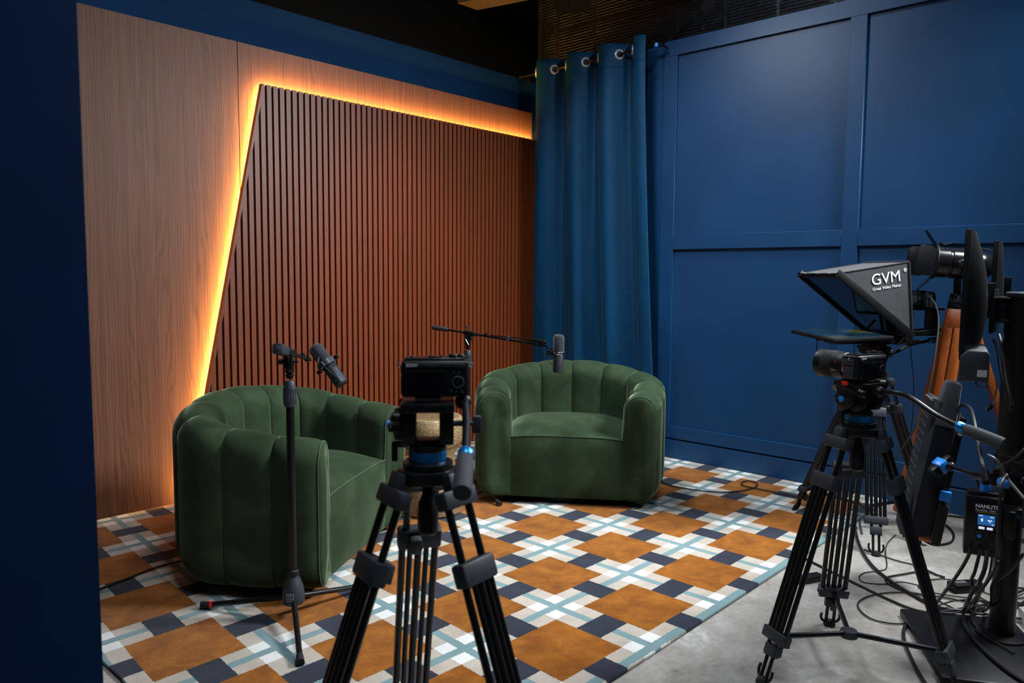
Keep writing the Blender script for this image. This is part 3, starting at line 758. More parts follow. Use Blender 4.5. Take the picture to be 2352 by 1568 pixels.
# ------------------------------------------------------------------ cameras
def camera_body(label, loc, rz, lens_len, lens_r, extra=''):
    """local +X looks through the lens, +Y is the left hand side"""
    t = thing('mirrorless_camera', label, 'camera', loc, rz, 'black mirrorless cameras')
    W, H, D = .130, .072, .056
    b = MB().box((0, 0, H / 2), (D, W, H), bev=.006, seg=3)
    b.prism([(-.026, -.034), (.026, -.030), (.026, .030), (-.026, .034)], 0, .020, TR((.038, -.048, .036)) @ Matrix.Rotation(0, 4, 'X'), bev=.004) if False else b.box((.036, -.048, .033), (.026, .030, .060), bev=.008)
    b.build('body', 'black', t)
    tp = MB().box((.0, 0, H + .0015), (D - .012, W - .012, .005), bev=.002).box((-.005, .0, H + .005), (.020, .024, .004), bev=.001)
    for s in (-.011, .011): tp.box((-.005, s, H + .007), (.020, .003, .004))
    tp.build('top_plate', 'black_metal', t)
    for x, y, r, hgt in ((-.006, -.035, .009, .008), (.010, -.050, .007, .006), (-.010, -.055, .006, .005), (.0, .045, .004, .004)):
        MB().lathe([(r, 0), (r, hgt * .8), (r * .85, hgt), (0, hgt)], TR((x, y, H + .003)), 18, knurl=.05).build('dial', 'black_metal', t)
    sc = MB().box((-D / 2 - .003, .017, .029), (.008, .082, .052), bev=.002).build('flip_screen', 'black_gloss', t)
    MB().box((-D / 2 - .0075, .017, .029), (.001, .072, .043)).build('screen_glass', 'screen', sc)
    MB().box((-D / 2 - .001, 0, .063), (.003, .115, .008), bev=.001).build('rear_strip', 'slate', t)
    dp = MB().torus((0, 0, 0), .0105, .0022, AX((-D / 2 - .001, -.044, .030), (-1, 0, 0))).build('control_wheel', 'slate', t)
    MB().lathe([(.005, 0), (.005, .003), (0, .003)], AX((-D / 2 - .001, -.044, .030), (-1, 0, 0)), 14).build('centre_button', 'black', dp)
    for y, z in ((-.031, .014), (-.041, .012), (-.051, .014), (-.046, .048), (-.036, .050), (-.053, .010)):
        MB().lathe([(.0028, 0), (.0028, .002), (0, .002)], AX((-D / 2 + .0, y, z), (-1, 0, 0)), 12).build('button', 'slate', t)
    for y, w in ((.024, .010), (-.012, .010), (-.036, .016)):
        MB().box((-D / 2 - .0005, y, .063), (.004, w, .005), bev=.001).build('button', 'black_metal', t)
    text('brand_lettering', 'SONY', .0085, 'glyph', AX((-D / 2 - .0028, .056, .0605), (-1, 0, 0), (0, -1, 0)), t)
    for z, hh in ((.022, .034), (.052, .018)): MB().box((0.004, W / 2 + .001, z), (.034, .003, hh), bev=.001).build('port_door', 'slate', t)
    MB().torus((0, 0, 0), .004, .001, AX((.0, W / 2 + .005, .060), (1, 0, 0))).build('strap_lug', 'steel', t)
    MB().torus((0, 0, 0), .004, .001, AX((.0, -W / 2 - .005, .060), (1, 0, 0))).build('strap_lug', 'steel', t)
    x0 = D / 2 - .002; r = lens_r; L = lens_len
    ln = MB().lathe([(r * .80, 0), (r * .84, L * .10), (r * .84, L * .18), (r * .95, L * .22), (r * .98, L * .40), (r, L * .42), (r, L * .86), (r * 1.04, L * .90), (r * 1.04, L), (r * .88, L), (r * .80, L * .93), (0, L * .90)],
                    AX((x0, .010, .034), (1, 0, 0), (0, 0, 1)), 48).build('lens', 'black', t)
    for f in (.50, .56, .62, .68, .74, .80):
        pass
    MB().lathe([(r * 1.01, L * .50), (r * 1.025, L * .51), (r * 1.025, L * .80), (r * 1.01, L * .81)], AX((x0, .010, .034), (1, 0, 0), (0, 0, 1)), 90, knurl=.018).build('focus_ring', 'rubber', ln)
    MB().lathe([(r * .845, L * .12), (r * .86, L * .13), (r * .86, L * .15), (r * .845, L * .16)], AX((x0, .010, .034), (1, 0, 0), (0, 0, 1)), 48).build('mount_ring', 'steel', ln)
    if extra == 'G':
        text('red_letter', 'G', .009, 'red', AX((x0 + L * .34, .010 + r * .99, .034 + .010), (0, 1, .25), (-1, 0, 0)), ln)
        MB().box((x0 + L * .36, .010 + r * .98, .034 - .012), (.016, .003, .005), bev=.001).build('focus_switch', 'steel', ln)
        MB().lathe([(.008, 0), (.008, .003), (0, .003)], AX((x0 + L * .35, .010 + r * .97, .034), (0, 1, 0)), 16).build('hold_button', 'black_gloss', ln)
    return t
# the near tripod in the middle
hc = R(48)
TC = (.982, 1.137, .013)
fwd_ = V((math.cos(hc), math.sin(hc), 0)); lft = V((-math.sin(hc), math.cos(hc), 0))
tripod('video_tripod', 'black tripod in the middle foreground, blue ring, handle hanging towards us', TC, .811, [R(58), R(167), R(-84)], .345, .138, hc,
       [-lft * .070 - fwd_ * .0 + V((0, 0, 0.938)), -lft * .073 - fwd_ * .04 + V((0, 0, 0.937)), -lft * .073 - fwd_ * .10 + V((0, 0, 0.905)), -lft * .070 - fwd_ * .17 + V((0, 0, 0.875)), -lft * .061 - fwd_ * .285 + V((0, 0, 0.835))])
camera_body('black camera seen from behind on the middle foreground tripod', (TC[0] + .011, TC[1] - .010, .9635), hc, .06, .032)
# the right hand tripod with the long lens
hr = R(72)
TRr = (2.369, .775, 0)
def off(p, c): return (p[0] - c[0], p[1] - c[1], p[2])
tripod('video_tripod', 'black tripod at the right, on bare concrete, carrying the long-lens camera', TRr, .764, [R(30), R(150), R(-86)], .305, .138, hr,
       [off(p, TRr) for p in ((2.345, .715, .872), (2.345, .680, .874), (2.330, .63, .868), (2.315, .555, .828), (2.298, .498, .808), (2.280, .388, .779))], lock=.20)
camera_body('black camera with large zoom lens pointing left on the right-hand tripod', (2.374, .768, .903), hr, .118, .041, 'G')
# teleprompter tripod at the back
ht = R(144)
TP = (3.778, 1.183, 0)
def tp(x, y, z): return (x * math.cos(ht) - y * math.sin(ht), x * math.sin(ht) + y * math.cos(ht), z)
tripod('video_tripod', 'black tripod under the teleprompter, closest to the blue wall', TP, .768, [R(85), R(205), R(325)], .36, .126, ht,
       [tp(-.03, .065, .855), tp(-.09, .055, .866), tp(-.16, .03, .890), tp(-.285, .01, .908), tp(-.43, .0, .920)])
# ------------------------------------------------------------------ teleprompter
def teleprompter():
    t = thing('teleprompter', 'black teleprompter with fabric hood lettered GVM above a flat tablet screen', 'teleprompter', TP, ht)
    A, B, C_ = (.296, 1.224), (-.043, 1.276), (-.079, .950)
    w = .150
    hd = MB()
    # hood: closed sides, sloping top, closed back with a lens port; front is open over the slanted glass
    def quad(*p): hd.bm.faces.new([hd.bm.verts.new(q) for q in p])
    for s in (-1, 1):
        quad((A[0], s * w, A[1]), (B[0], s * w, B[1]), (C_[0], s * w, C_[1]))
    quad((A[0], -w, A[1]), (A[0], w, A[1]), (B[0], w, B[1]), (B[0], -w, B[1]))
    bw = .055                                             # back wall with an opening for the lens
    zc = 1.10
    quad((B[0], -w, B[1]), (B[0], w, B[1]), (-.055, w, zc + bw), (-.055, -w, zc + bw))
    quad((-.055, -w, zc + bw), (-.055, -bw, zc + bw), (-.068, -bw, zc - bw), (-.068, -w, zc - bw))
    quad((-.055, bw, zc + bw), (-.055, w, zc + bw), (-.068, w, zc - bw), (-.068, bw, zc - bw))
    quad((-.068, -w, zc - bw), (-.068, w, zc - bw), (C_[0], w, C_[1]), (C_[0], -w, C_[1]))
    bmesh.ops.remove_doubles(hd.bm, verts=hd.bm.verts, dist=.0005)
    o = hd.build('hood', 'hood', t, flat=True); sm = o.modifiers.new('S', 'SOLIDIFY'); sm.thickness = .005
    bd_ = MB()
    for s in (-1, 1):
        bd_.tube([(B[0], s * w, B[1]), (-.079, s * w, .950)], .006, 8)
        bd_.tube([(A[0], s * w, A[1]), (B[0], s * w, B[1])], .003, 6)
    bd_.tube([(B[0], -w, B[1]), (B[0], w, B[1])], .006, 8)
    bd_.build('binding', 'softbox', o)
    fl = MB().grid([[(A[0] + .004, -w - .006 + .312 * i / 12, A[1] + .004 + .003 * math.sin(i * 1.9)) for i in range(13)], [(A[0] + .026, -w - .006 + .312 * i / 12, A[1] + .001 + .004 * math.sin(i * 1.7)) for i in range(13)]]).build('front_flap', 'hood', o)
    # lettering on the side nearest the room
    d = (V((B[0], 0, B[1])) - V((A[0], 0, A[1]))).normalized()
    def onside(x, z): return AX((x, w + .0026, z), (0, 1, 0), d)
    text('logo_lettering', 'GVM', .070, 'glyph', onside(.140, 1.170), o)
    text('logo_lettering', 'Great Video Maker', .0185, 'glyph', onside(.134, 1.146), o)
    text('logo_lettering', '\u00ae', .022, 'glyph', onside(-.018, 1.232), o)
    # glass in its frame, leaning from the foot of the back to the front of the hood
    gd = V((A[0] - C_[0], 0, A[1] - C_[1])); gl = gd.length; gd.normalize(); gn = V((-gd.z, 0, gd.x))
    gm = Matrix((gd, V((0, 1, 0)), gd.cross(V((0, 1, 0))))).transposed().to_4x4(); gm.translation = V(((A[0] + C_[0]) / 2 + .008, 0, (A[1] + C_[1]) / 2 - .008))
    MB().box((0, 0, 0), (gl - .03, 2 * w - .03, .003), gm).build('glass_sheet', 'glass', t)
    fr = MB()
    for s in (-1, 1):
        fr.box((.0, s * (w + .002), .004), (gl + .02, .014, .034), gm, bev=.002); fr.box((s * (gl / 2 - .010), 0, 0), (.020, 2 * w, .012), gm, bev=.002)
    fr.build('glass_frame', 'black', t)
    # tablet screen lying in front
    tm = TR((.178, 0, .940)) @ Matrix.Rotation(R(2.6), 4, 'Y') @ Matrix.Rotation(R(-3.2), 4, 'X')
    tb = MB().box((0, 0, 0), (.300, .345, .016), tm, bev=.004).build('tablet_body', 'black', t)
    MB().box((0, 0, .0085), (.268, .31, .001), tm).build('tablet_screen', 'prompt', tb)
    # rails, cradle and handles
    rl = MB()
    for s in (-.03, .03): rl.cyl((-.50, s, .975), (.28, s, .915), .0075, n=14)
    rl.build('rail', 'black_metal', t)
    ba = MB().box((-.06, 0, .905), (.30, .085, .020), bev=.003).box((.12, 0, .905), (.20, .07, .014), bev=.003).box((-.24, 0, .945), (.14, .09, .022), bev=.003)
    ba.box((-.10, 0, .925), (.03, .20, .03), bev=.004)
    ba.build('baseplate', 'black_metal', t)
    st = MB().box((-.30, 0, 1.010), (.028, .065, .11), bev=.003).box((-.27, 0, 1.059), (.14, .075, .010), bev=.002).box((-.165, 0, 1.0), (.02, .07, .10), bev=.003)
    st.build('camera_riser', 'black_metal', t)
    MB().cyl((-.40, .03, .965), (-.37, .055, 1.01), .005, n=8).cyl((-.38, .03, .955), (-.44, .065, .93), .006, n=8).build('clamp_lever', 'black', t)
    for s in (-1, 1):
        MB().cyl((-.02, s * .13, .900), (-.08, s * .15, .975), .006, n=8).build('hood_bracket', 'black_metal', t)
    sl = MB().lathe([(.040, 0), (.046, .01), (.052, .05), (.056, .10)], AX((-.17, 0, 1.10), (1, 0, 0)), 28).build('lens_sleeve', 'softbox', t)
teleprompter()
camera_body('small black camera behind the teleprompter hood', (TP[0] + tp(-.235, 0, 0)[0], TP[1] + tp(-.235, 0, 0)[1], 1.066), ht, .055, .034)

# ------------------------------------------------------------------ stage lamp on orange wooden tripod
def stage_lamp():
    O = V((4.00, .880, 0))
    t = thing('tripod_floor_lamp', 'black barn-door stage lamp on an orange wooden tripod', 'floor lamp', O)
    top = V((0, 0, 1.085))
    for F, nm in ((V((3.765, .935, 0)), 1), (V((4.15, 1.12, 0)), 2), (V((4.13, .56, 0)), 3)):
        f = F - O; d = (f - top).normalized(); side = V((-f.y, f.x, 0)).normalized()
        st = top + V((f.x, f.y, 0)).normalized() * .022
        m = MB(); fr = Matrix((side, d.cross(side) * -1, d)).transposed().to_4x4(); fr.translation = st
        Ln = (f - st).length
        for s in (-1, 1): m.box((s * .0215, 0, Ln * .5), (.036, .030, Ln - .03), fr, bev=.002)
        m.box((0, 0, .07), (.078, .031, .09), fr, bev=.003); m.box((0, 0, Ln - .08), (.05, .024, .10), fr, bev=.003)
        lg = m.build('wooden_leg', 'orange', t)
        MB().box((0, 0, -.012), (.082, .036, .075), fr, bev=.006).build('leg_bracket', 'black_metal', lg)
        MB().cyl(V((f.x, f.y, 0)), st + d * (Ln - .015), .004, .012, n=10).build('foot_spike', 'black_metal', lg)
    MB().lathe([(.050, 1.075), (.052, 1.085), (.052, 1.098), (.03, 1.105), (.02, 1.125)], None, 24).build('tripod_head', 'black_metal', t)
    ld = V((-.42, .90, .10)).normalized()             # where the lamp points
    c = V((-.012, .027, 1.272))
    f = AX(c, ld, (0, 0, 1))
    sd = V((-ld.y, ld.x, 0)).normalized()
    # U-shaped yoke
    yk = MB()
    for s in (-1, 1): yk.box((s * .096, 0, 1.195), (.005, .032, .160), Matrix.Rotation(math.atan2(sd.y, sd.x), 4, 'Z'), bev=.001)
    yk.box((0, 0, 1.117), (.197, .032, .005), Matrix.Rotation(math.atan2(sd.y, sd.x), 4, 'Z'), bev=.001)
    yk.build('yoke', 'black_metal', t)
    kb = MB()
    for s in (-1, 1): kb.lathe([(.018, 0), (.018, .018), (.012, .024), (0, .024)], AX(c + sd * (s * .094), sd * s), 16)
    kb.build('tilt_knob', 'black', t)
    f = f @ Matrix.Scale(.80, 4)
    MB().lathe([(.058, -.02), (.088, .0), (.088, .10), (.082, .105), (.082, .115), (.088, .12), (.088, .175), (.078, .18), (.076, .16), (.0, .10)], f @ Matrix.Translation((0, 0, -.07)), 40).build('lamp_barrel', 'black_gloss', t)
    MB().lathe([(0, -.10), (.03, -.094), (.062, -.070), (.080, -.03), (.086, .02), (.080, .03)], f @ Matrix.Translation((0, 0, -.10)), 36).build('rear_dome', 'black_gloss', t)
    MB().box((.0, .052, -.135), (.05, .045, .004), f @ Matrix.Rotation(R(40), 4, 'X') if False else f @ Matrix.Translation((.0, .030, -.03)), bev=.001).build('maker_plate', 'blue_metal', t)
    ring = MB().torus((0, 0, .115), .092, .008, f, 36, 8); ring.box((0, 0, .115), (.20, .02, .012), f); 
    ring = MB().torus((0, 0, .115), .092, .009, f, 36, 8).build('accessory_ring', 'black', t)
    for k in range(4):
        a = k * PI / 2 + R(0); wide = k % 2 == 1
        hw = .085 if wide else .045; ln = .13 if wide else .105
        poly = [(-hw * .75, 0), (hw * .75, 0), (hw, ln * .35), (hw, ln * .8), (hw * .8, ln), (-hw * .8, ln), (-hw, ln * .8), (-hw, ln * .35)]
        open_ = R(28 if wide else 52)
        mm = f @ Matrix.Rotation(a, 4, 'Z') @ Matrix.Translation((.094, 0, .122)) @ Matrix(((0, math.sin(open_), math.cos(open_), 0), (1, 0, 0, 0), (0, math.cos(open_), -math.sin(open_), 0), (0, 0, 0, 1)))
        dr = MB().prism(poly, -.0012, .0012, mm, bev=.0005).build('barn_door', 'black_metal', t)
        MB().cyl((-hw * .6, 0, 0), (hw * .6, 0, 0), .005, n=8, M_=mm).build('hinge', 'black', dr)
    MB().box((0, 0, 0), (.02, .03, .02), f @ Matrix.Translation((.105, 0, .09)), bev=.003).cyl((.1, 0, .08), (.118, 0, .03), .005, n=8, M_=f).build('door_latch', 'black', t)
    MB().box((0, 0, 0), (.025, .03, .02), f @ Matrix.Translation((.09, 0, -.09)), bev=.004).tube([(.098, 0, -.09), (.09, 0, -.16), (.03, 0, -.22), (-.08, .0, -.19), (-.15, 0, -.15)], .004, 6, f, smooth=6).build('lamp_lead', 'cable', t)
stage_lamp()

# ------------------------------------------------------------------ monitors and their post
def monitors():
    O = V((2.892, .463, 0))
    p = thing('monitor_stand', 'thick black monitor post on a flat black base plate', 'monitor stand', O)
    MB().cyl((0, 0, .03), (0, 0, .62), .0375, n=32).build('lower_post', 'black_metal', p)
    MB().cyl((0, 0, .60), (0, 0, 1.150), .0475, n=32).lathe([(.0475, .60), (.051, .604), (.051, .632), (.0475, .64)], None, 32).build('upper_post', 'black', p)
    MB().lathe([(.0475, 1.148), (.049, 1.152), (.049, 1.158), (.044, 1.162), (0, 1.162)], None, 32).build('post_cap', 'slate', p)
    # plate: corners on the floor
    pl = [(2.887, .775), (2.46, .535), (2.636, .221), (3.063, .461)]
    pl = [(x - O.x, y - O.y) for x, y in pl]
    MB().prism(pl, .0, .028, bev=.008).build('base_plate', 'black', p)
    MB().lathe([(.075, .026), (.075, .034), (.045, .04)], None, 32).build('post_flange', 'black_metal', p)
    vb = R(12.5)                                        # the screens stand almost edge-on to the room
    ar = MB().box((-.03, .052, 1.105), (.03, .03, .085), bev=.003).box((-.02, .050, 1.140), (.07, .05, .008), bev=.002).box((-.02, .050, 1.070), (.07, .05, .008), bev=.002).box((-.018, .074, 1.10), (.09, .006, .14), bev=.002)
    ar.build('monitor_bracket', 'black_metal', p)
    def monitor(label, c, ang, W, H, chin, fat=.045):
        t = thing('monitor', label, 'monitor', c, ang, 'monitors on the black post')
        # local +X along the screen width (away from camera), +Y = screen normal
        MB().box((0, .012, 0), (W, .014, H), bev=.002).build('screen_frame', 'black', t)
        MB().box((0, .0195, .006), (W - .02, .001, H - .035)).build('screen_panel', 'screen', t)
        sh = MB(); rows = []
        for j in range(13):
            z = -H / 2 + .004 + (H - .008) * j / 12; q = math.sin(PI * min(1, j / 12 * 1.0)) ** .8
            lo = 1 - (j / 12); dep = .012 + fat * max(0, math.sin(PI * (1 - abs(j / 12 - .42) / .62) / 2)) if abs(j / 12 - .42) < .62 else .012
            row = []
            for i in range(17):
                x = -W / 2 + .004 + (W - .008) * i / 16; e = (1 - abs(2 * i / 16 - 1) ** 6)
                row.append((x, .006 - dep * e, z))
            rows.append(row)
        sh.grid(rows).build('rear_shell', 'black', t, angle=60)
        if chin:
            MB().prism([(.016, -.07), (.016, .0), (-.004, .022), (-.052, .022), (-.060, .008), (-.060, -.07)], -W * .30, W * .30, Matrix(((0, 0, 1, -.12), (1, 0, 0, 0), (0, 1, 0, -H / 2 + .010), (0, 0, 0, 1))), bev=.006).build('speaker_chin', 'slate', t)
            MB().box((-.12 - W * .30 - .0008, -.042, -H / 2 - .034), (.001, .024, .020)).build('rating_sticker', 'label_white', t)
            for k in range(3): MB().box((-.12 - W * .30 - .0016, -.042, -H / 2 - .028 - k * .006), (.0006, .018, .0012)).build('sticker_print', 'grey_print', t)
            MB().tube([(-.10, -.05, -H / 2 - .055), (-.12, -.062, -H / 2 - .085), (-.10, -.045, -H / 2 - .092), (-.12, -.03, -H / 2 - .08), (-.11, -.05, -H / 2 - .066)], .0025, 6, smooth=6).build('coiled_lead', 'cable', t)
        MB().box((0, -.058 if chin else -.030, -.02), (.11, .02, .11), bev=.003).build('vesa_plate', 'black_metal', t)
        return t
    monitor('larger black monitor seen edge-on, screen turned left, nearer of the two', (2.780, .592, 1.155), vb, .46, .385, True)
    monitor('smaller flat black monitor seen edge-on behind the nearer one', (3.16, .585, 1.175), R(10.8), .40, .31, False, .012)
monitors()
# ------------------------------------------------------------------ softbox panel, its power box, clamps
def softbox_light():
    c = V((3.235, .775, .475)); nb = R(111)
    t = thing('softbox_light', 'black fabric softbox light standing on end, tilted, with blue straps', 'studio light', c)
    nrm = V((math.cos(nb), math.sin(nb), 0)); wd = V((-math.sin(nb), math.cos(nb), 0)) * -1      # width runs away from the camera
    up = V((0, 0, 1))
    tilt = R(9); u2 = (up * math.cos(tilt) - nrm * math.sin(tilt)).normalized(); n2 = (nrm * math.cos(tilt) + up * math.sin(tilt)).normalized()
    f = Matrix((n2, wd, u2)).transposed().to_4x4()
    # x: light direction (left), y: width, z: length
    h, w = .27, .090
    body = MB(); prof = [(.060, w, h), (.025, w * .98, h * .985), (-.022, w * .80, h * .92), (-.036, w * .72, h * .88)]
    loops = []
    for x, ww, hh in prof:
        loop = []
        for (a, b) in ((-1, -1), (1, -1), (1, 1), (-1, 1)):
            a2, b2 = {(-1, -1): (1, -1), (1, -1): (1, 1), (1, 1): (-1, 1), (-1, 1): (-1, -1)}[(a, b)]
            for k in range(8):
                q = k / 8; s1 = a + (a2 - a) * q; s2 = b + (b2 - b) * q
                sag = .012 * math.sin(PI * q) * (1 if x < .055 else .2) + .004 * math.sin(7 * k + x * 90)
                loop.append((x, s1 * (ww - sag), s2 * (hh - sag)))
        loops.append(loop)
    body.grid([[tuple(f @ V(p)) for p in l] for l in loops], closed=True)
    body.bm.verts.ensure_lookup_table(); body.bm.faces.new(body.bm.verts[-32:])
    o = body.build('fabric_shell', 'softbox', t, angle=65); sm = o.modifiers.new('S', 'SOLIDIFY'); sm.thickness = .004
    # egg-crate grid across the front
    g = MB()
    for k in range(-4, 5): g.box((.057, w * k / 4.2, 0), (.03, .002, 2 * h - .01), f)
    for k in range(-8, 9): g.box((.057, 0, h * k / 8.2), (.03, 2 * w - .01, .002), f)
    g.build('fabric_grid', 'softgrey', t, flat=True)
    MB().box((.040, 0, 0), (.003, 2 * w - .03, 2 * h - .03), f).build('diffuser', 'grey_print', t)
    # grey upper wedge of the cover
    MB().box((.010, -.045, h * .97), (.075, .10, .17), f, bev=.012, taper=.72).build('cover_top', 'softgrey', t)
    # the slim lamp head at the back, with straps
    hdm = MB().box((-.048, -.01, -.02), (.026, .09, .48), f, bev=.006).build('lamp_head', 'black_metal', t)
    for z in (-.085,): MB().box((-.050, -.058, z), (.038, .030, .038), f, bev=.003).build('blue_strap', 'blue_plastic', t)
    MB().box((-.056, -.056, -.20), (.034, .034, .16), f, bev=.006).build('tail_strap', 'softbox', t)
    MB().sphere(tuple(f @ V((-.045, -.078, .165))), .011).build('strap_stud', 'steel', t)
    MB().prism([(-.02, 0), (.02, 0), (.014, .035), (-.014, .03)], -.012, .012, f @ Matrix.Translation((-.020, -.05, -h + .008)), bev=.003).build('orange_tab', 'orange', t)
    return f, c
sb_f, sb_c = softbox_light()

O = V((2.925, .432, 0))
cl = thing('clamp_arm', 'black jointed clamp arm with blue grips between post and softbox', 'clamp', (2.93, .56, .54))
def cp(x, y, z): return V((x - 2.93, y - .56, z - .54))
J1, J2, J3 = cp(3.125, .690, .515), cp(3.02, .59, .520), cp(2.915, .50, .545)
MB().sphere(tuple(J1), .017).cyl(J1, J2, .0065, n=12).cyl(J2, J3, .014, n=14).build('arm', 'black_metal', cl)
MB().box(tuple(J3), (.06, .05, .045), TR((0, 0, 0)), bev=.006).box(tuple(cp(2.90, .49, .575)), (.05, .05, .012), bev=.003).build('post_clamp', 'black', cl)
MB().cyl(cp(2.90, .49, .575), cp(2.90, .49, .59), .014, n=12).build('clamp_screw', 'steel', cl)
k_ = AX(J1 + V((.005, .035, -.005)), V((-.35, .25, -.35)))
MB().prism([(-.026, -.020), (.022, -.026), (.028, .016), (.004, .028), (-.028, .018)], -.018, .018, k_, bev=.005).build('blue_grip', 'blue_plastic', cl)
MB().box((0, 0, .03), (.04, .035, .03), k_, bev=.004).box((0, 0, -.034), (.03, .03, .03), k_, bev=.004).build('jaw', 'black', cl)
MB().cyl(J2, J2 + V((.03, -.01, -.055)), .004, n=8).sphere(tuple(J2 + V((.03, -.01, -.055))), .008).build('tightening_lever', 'black', cl)

def power_box():
    c = V((2.722, .503, .428)); fa = R(194)         # front faces the camera side
    t = thing('light_power_box', 'black dimmer box with blue display strapped to the monitor post', 'light controller', c, fa)
    # local +X = front normal, +Y towards left of the face seen from the front... width along Y
    W, H, D = .100, .190, .070
    MB().box((-D / 2, 0, 0), (D, W, H), bev=.004).build('case', 'black', t)
    MB().box((.0005, 0, 0), (.002, W - .008, H - .010), bev=.0008).build('front_plate', 'black_metal', t)
    mf = lambda y, z: AX((.0017, y, z), (1, 0, 0), (0, 1, 0))
    text('maker_lettering', 'NANLITE', .0155, 'glyph', mf(-.024, .060), t, bold=.0004)
    text('maker_lettering', 'PavoSlim 120C', .0092, 'glyph', mf(-.024, .0495), t, shear=.2)
    MB().box((.0018, .010, .0455), (.0008, .062, .0016)).build('yellow_line', 'yellow', t)
    s = MB().box((.0018, .008, .022), (.0016, .046, .033), bev=.0005).build('display', 'lcd', t)
    for y, z, a, b in ((-.008, .0355, .012, .0018), (.022, .0335, .009, .0018), (-.004, .022, .005, .009), (.017, .022, .012, .0032), (.017, .0165, .005, .0015), (.025, .0095, .006, .0018)):
        MB().box((.0030, y, z), (.0006, a, b)).build('display_mark', 'lcd_text', s)
    for y in (-.004, .018): MB().box((.0020, y, -.004), (.003, .016, .008), bev=.0015).build('lit_button', 'btn_glow', t)
    for y, cap in ((-.010, 'blue_plastic'), (.030, 'black')):
        kn = MB().lathe([(.0135, 0), (.0135, .010), (.0125, .0115), (0, .0115)], AX((.001, y, -.028), (1, 0, 0)), 28, knurl=.05).build('dial_knob', 'black', t)
        MB().lathe([(.006, .0115), (.006, .0125), (0, .0125)], AX((.001, y, -.028), (1, 0, 0)), 16).build('knob_cap', cap, kn)
    v = MB()
    for r in range(5):
        for k in range(9): v.box((.0016, -.036 + k * .0088 + (r % 2) * .004, -.066 - r * .0045), (.0006, .005, .0018))
    v.build('vent_slots', 'slat_back', t)
    MB().box((-D / 2, 0, H / 2 + .006), (D * .7, W * .9, .012), bev=.004).build('top_rim', 'black', t)
    pc = MB().lathe([(.0135, .005), (.0135, .030), (.011, .034), (.011, .06), (.006, .075), (.004, .08)], TR((-.030, .002, H / 2)), 20).build('power_plug', 'black', t)
    MB().lathe([(.0145, .008), (.0155, .011), (.0155, .030), (.0145, .033)], TR((-.030, .002, H / 2)), 24, knurl=.05).build('blue_lock_ring', 'blue_plastic', pc)
    MB().box((-.04, W / 2 + .018, .01), (.055, .036, .09), bev=.006).box((-.06, W / 2 + .03, .045), (.05, .05, .03), bev=.006).build('post_bracket', 'black', t)
power_box()
bk = thing('super_clamp', 'black clamp with bright blue knob on the post above the dimmer box', 'clamp', (2.86, .43, .60))
MB().box((0, 0, 0), (.05, .06, .05), bev=.006).cyl((-.02, -.01, .02), (-.06, -.02, .03), .017, n=16).sphere((-.03, -.015, -.03), .016).build('clamp_body', 'black', bk)
MB().lathe([(.006, -.004), (.019, 0), (.019, .02), (.012, .026), (0, .027)], AX((-.04, .035, -.045), (-.8, .5, .2)), 10, knurl=.12).build('blue_knob', 'blue_plastic', bk)
MB().lathe([(.009, 0), (.009, .01), (0, .012)], AX((-.058, -.02, .03), (-1, -.2, .1)), 12).build('bolt_head', 'steel', bk)

# ------------------------------------------------------------------ power strip, adapters
ps = thing('power_strip', 'off-white power strip with red switch lamp on the floor beside the base plate', 'power strip', (3.03, .360, .0), R(209))
MB().box((0, 0, .024), (.30, .062, .048), bev=.005).build('casing', 'white_plastic', ps)
MB().box((-.11, 0, .049), (.034, .022, .004), bev=.001).build('rocker_switch', 'red', ps)
MB().box((-.118, 0, .0515), (.010, .014, .001)).build('switch_lamp', 'red_led', ps)
ad = thing('power_adapter', 'flat black power adapter lying among the cables', 'power adapter', (3.30, .655, 0), R(-38))
MB().box((0, 0, .017), (.125, .055, .034), bev=.005).build('brick', 'black', ad)
for k in range(4): MB().box((-.04 + k * .012, .003, .0343), (.006, .020, .0005)).build('rating_print', 'grey_print', ad)
ia = thing('inline_adapter', 'small black inline adapter on the concrete between the tripod legs', 'adapter', (2.96, 1.13, 0), R(-25))
MB().box((0, 0, .014), (.12, .040, .026), bev=.004).cyl((.06, 0, .013), (.10, 0, .012), .007, n=10).build('casing', 'black', ia)
bag = MB().sphere((0, 0, 0), .1, TR((2.93, 2.985, .10)), (.75, .55, .95), 20)
for v in bag.bm.verts: 
    v.co += V((random.uniform(-1, 1), random.uniform(-1, 1), random.uniform(-1, 1))) * .004
tag(bag.build('cloth_bag', 'softbox'), 'small black cloth bag beside the left arm of the armchair by the curtain', 'bag') if False else bag.bm.free()

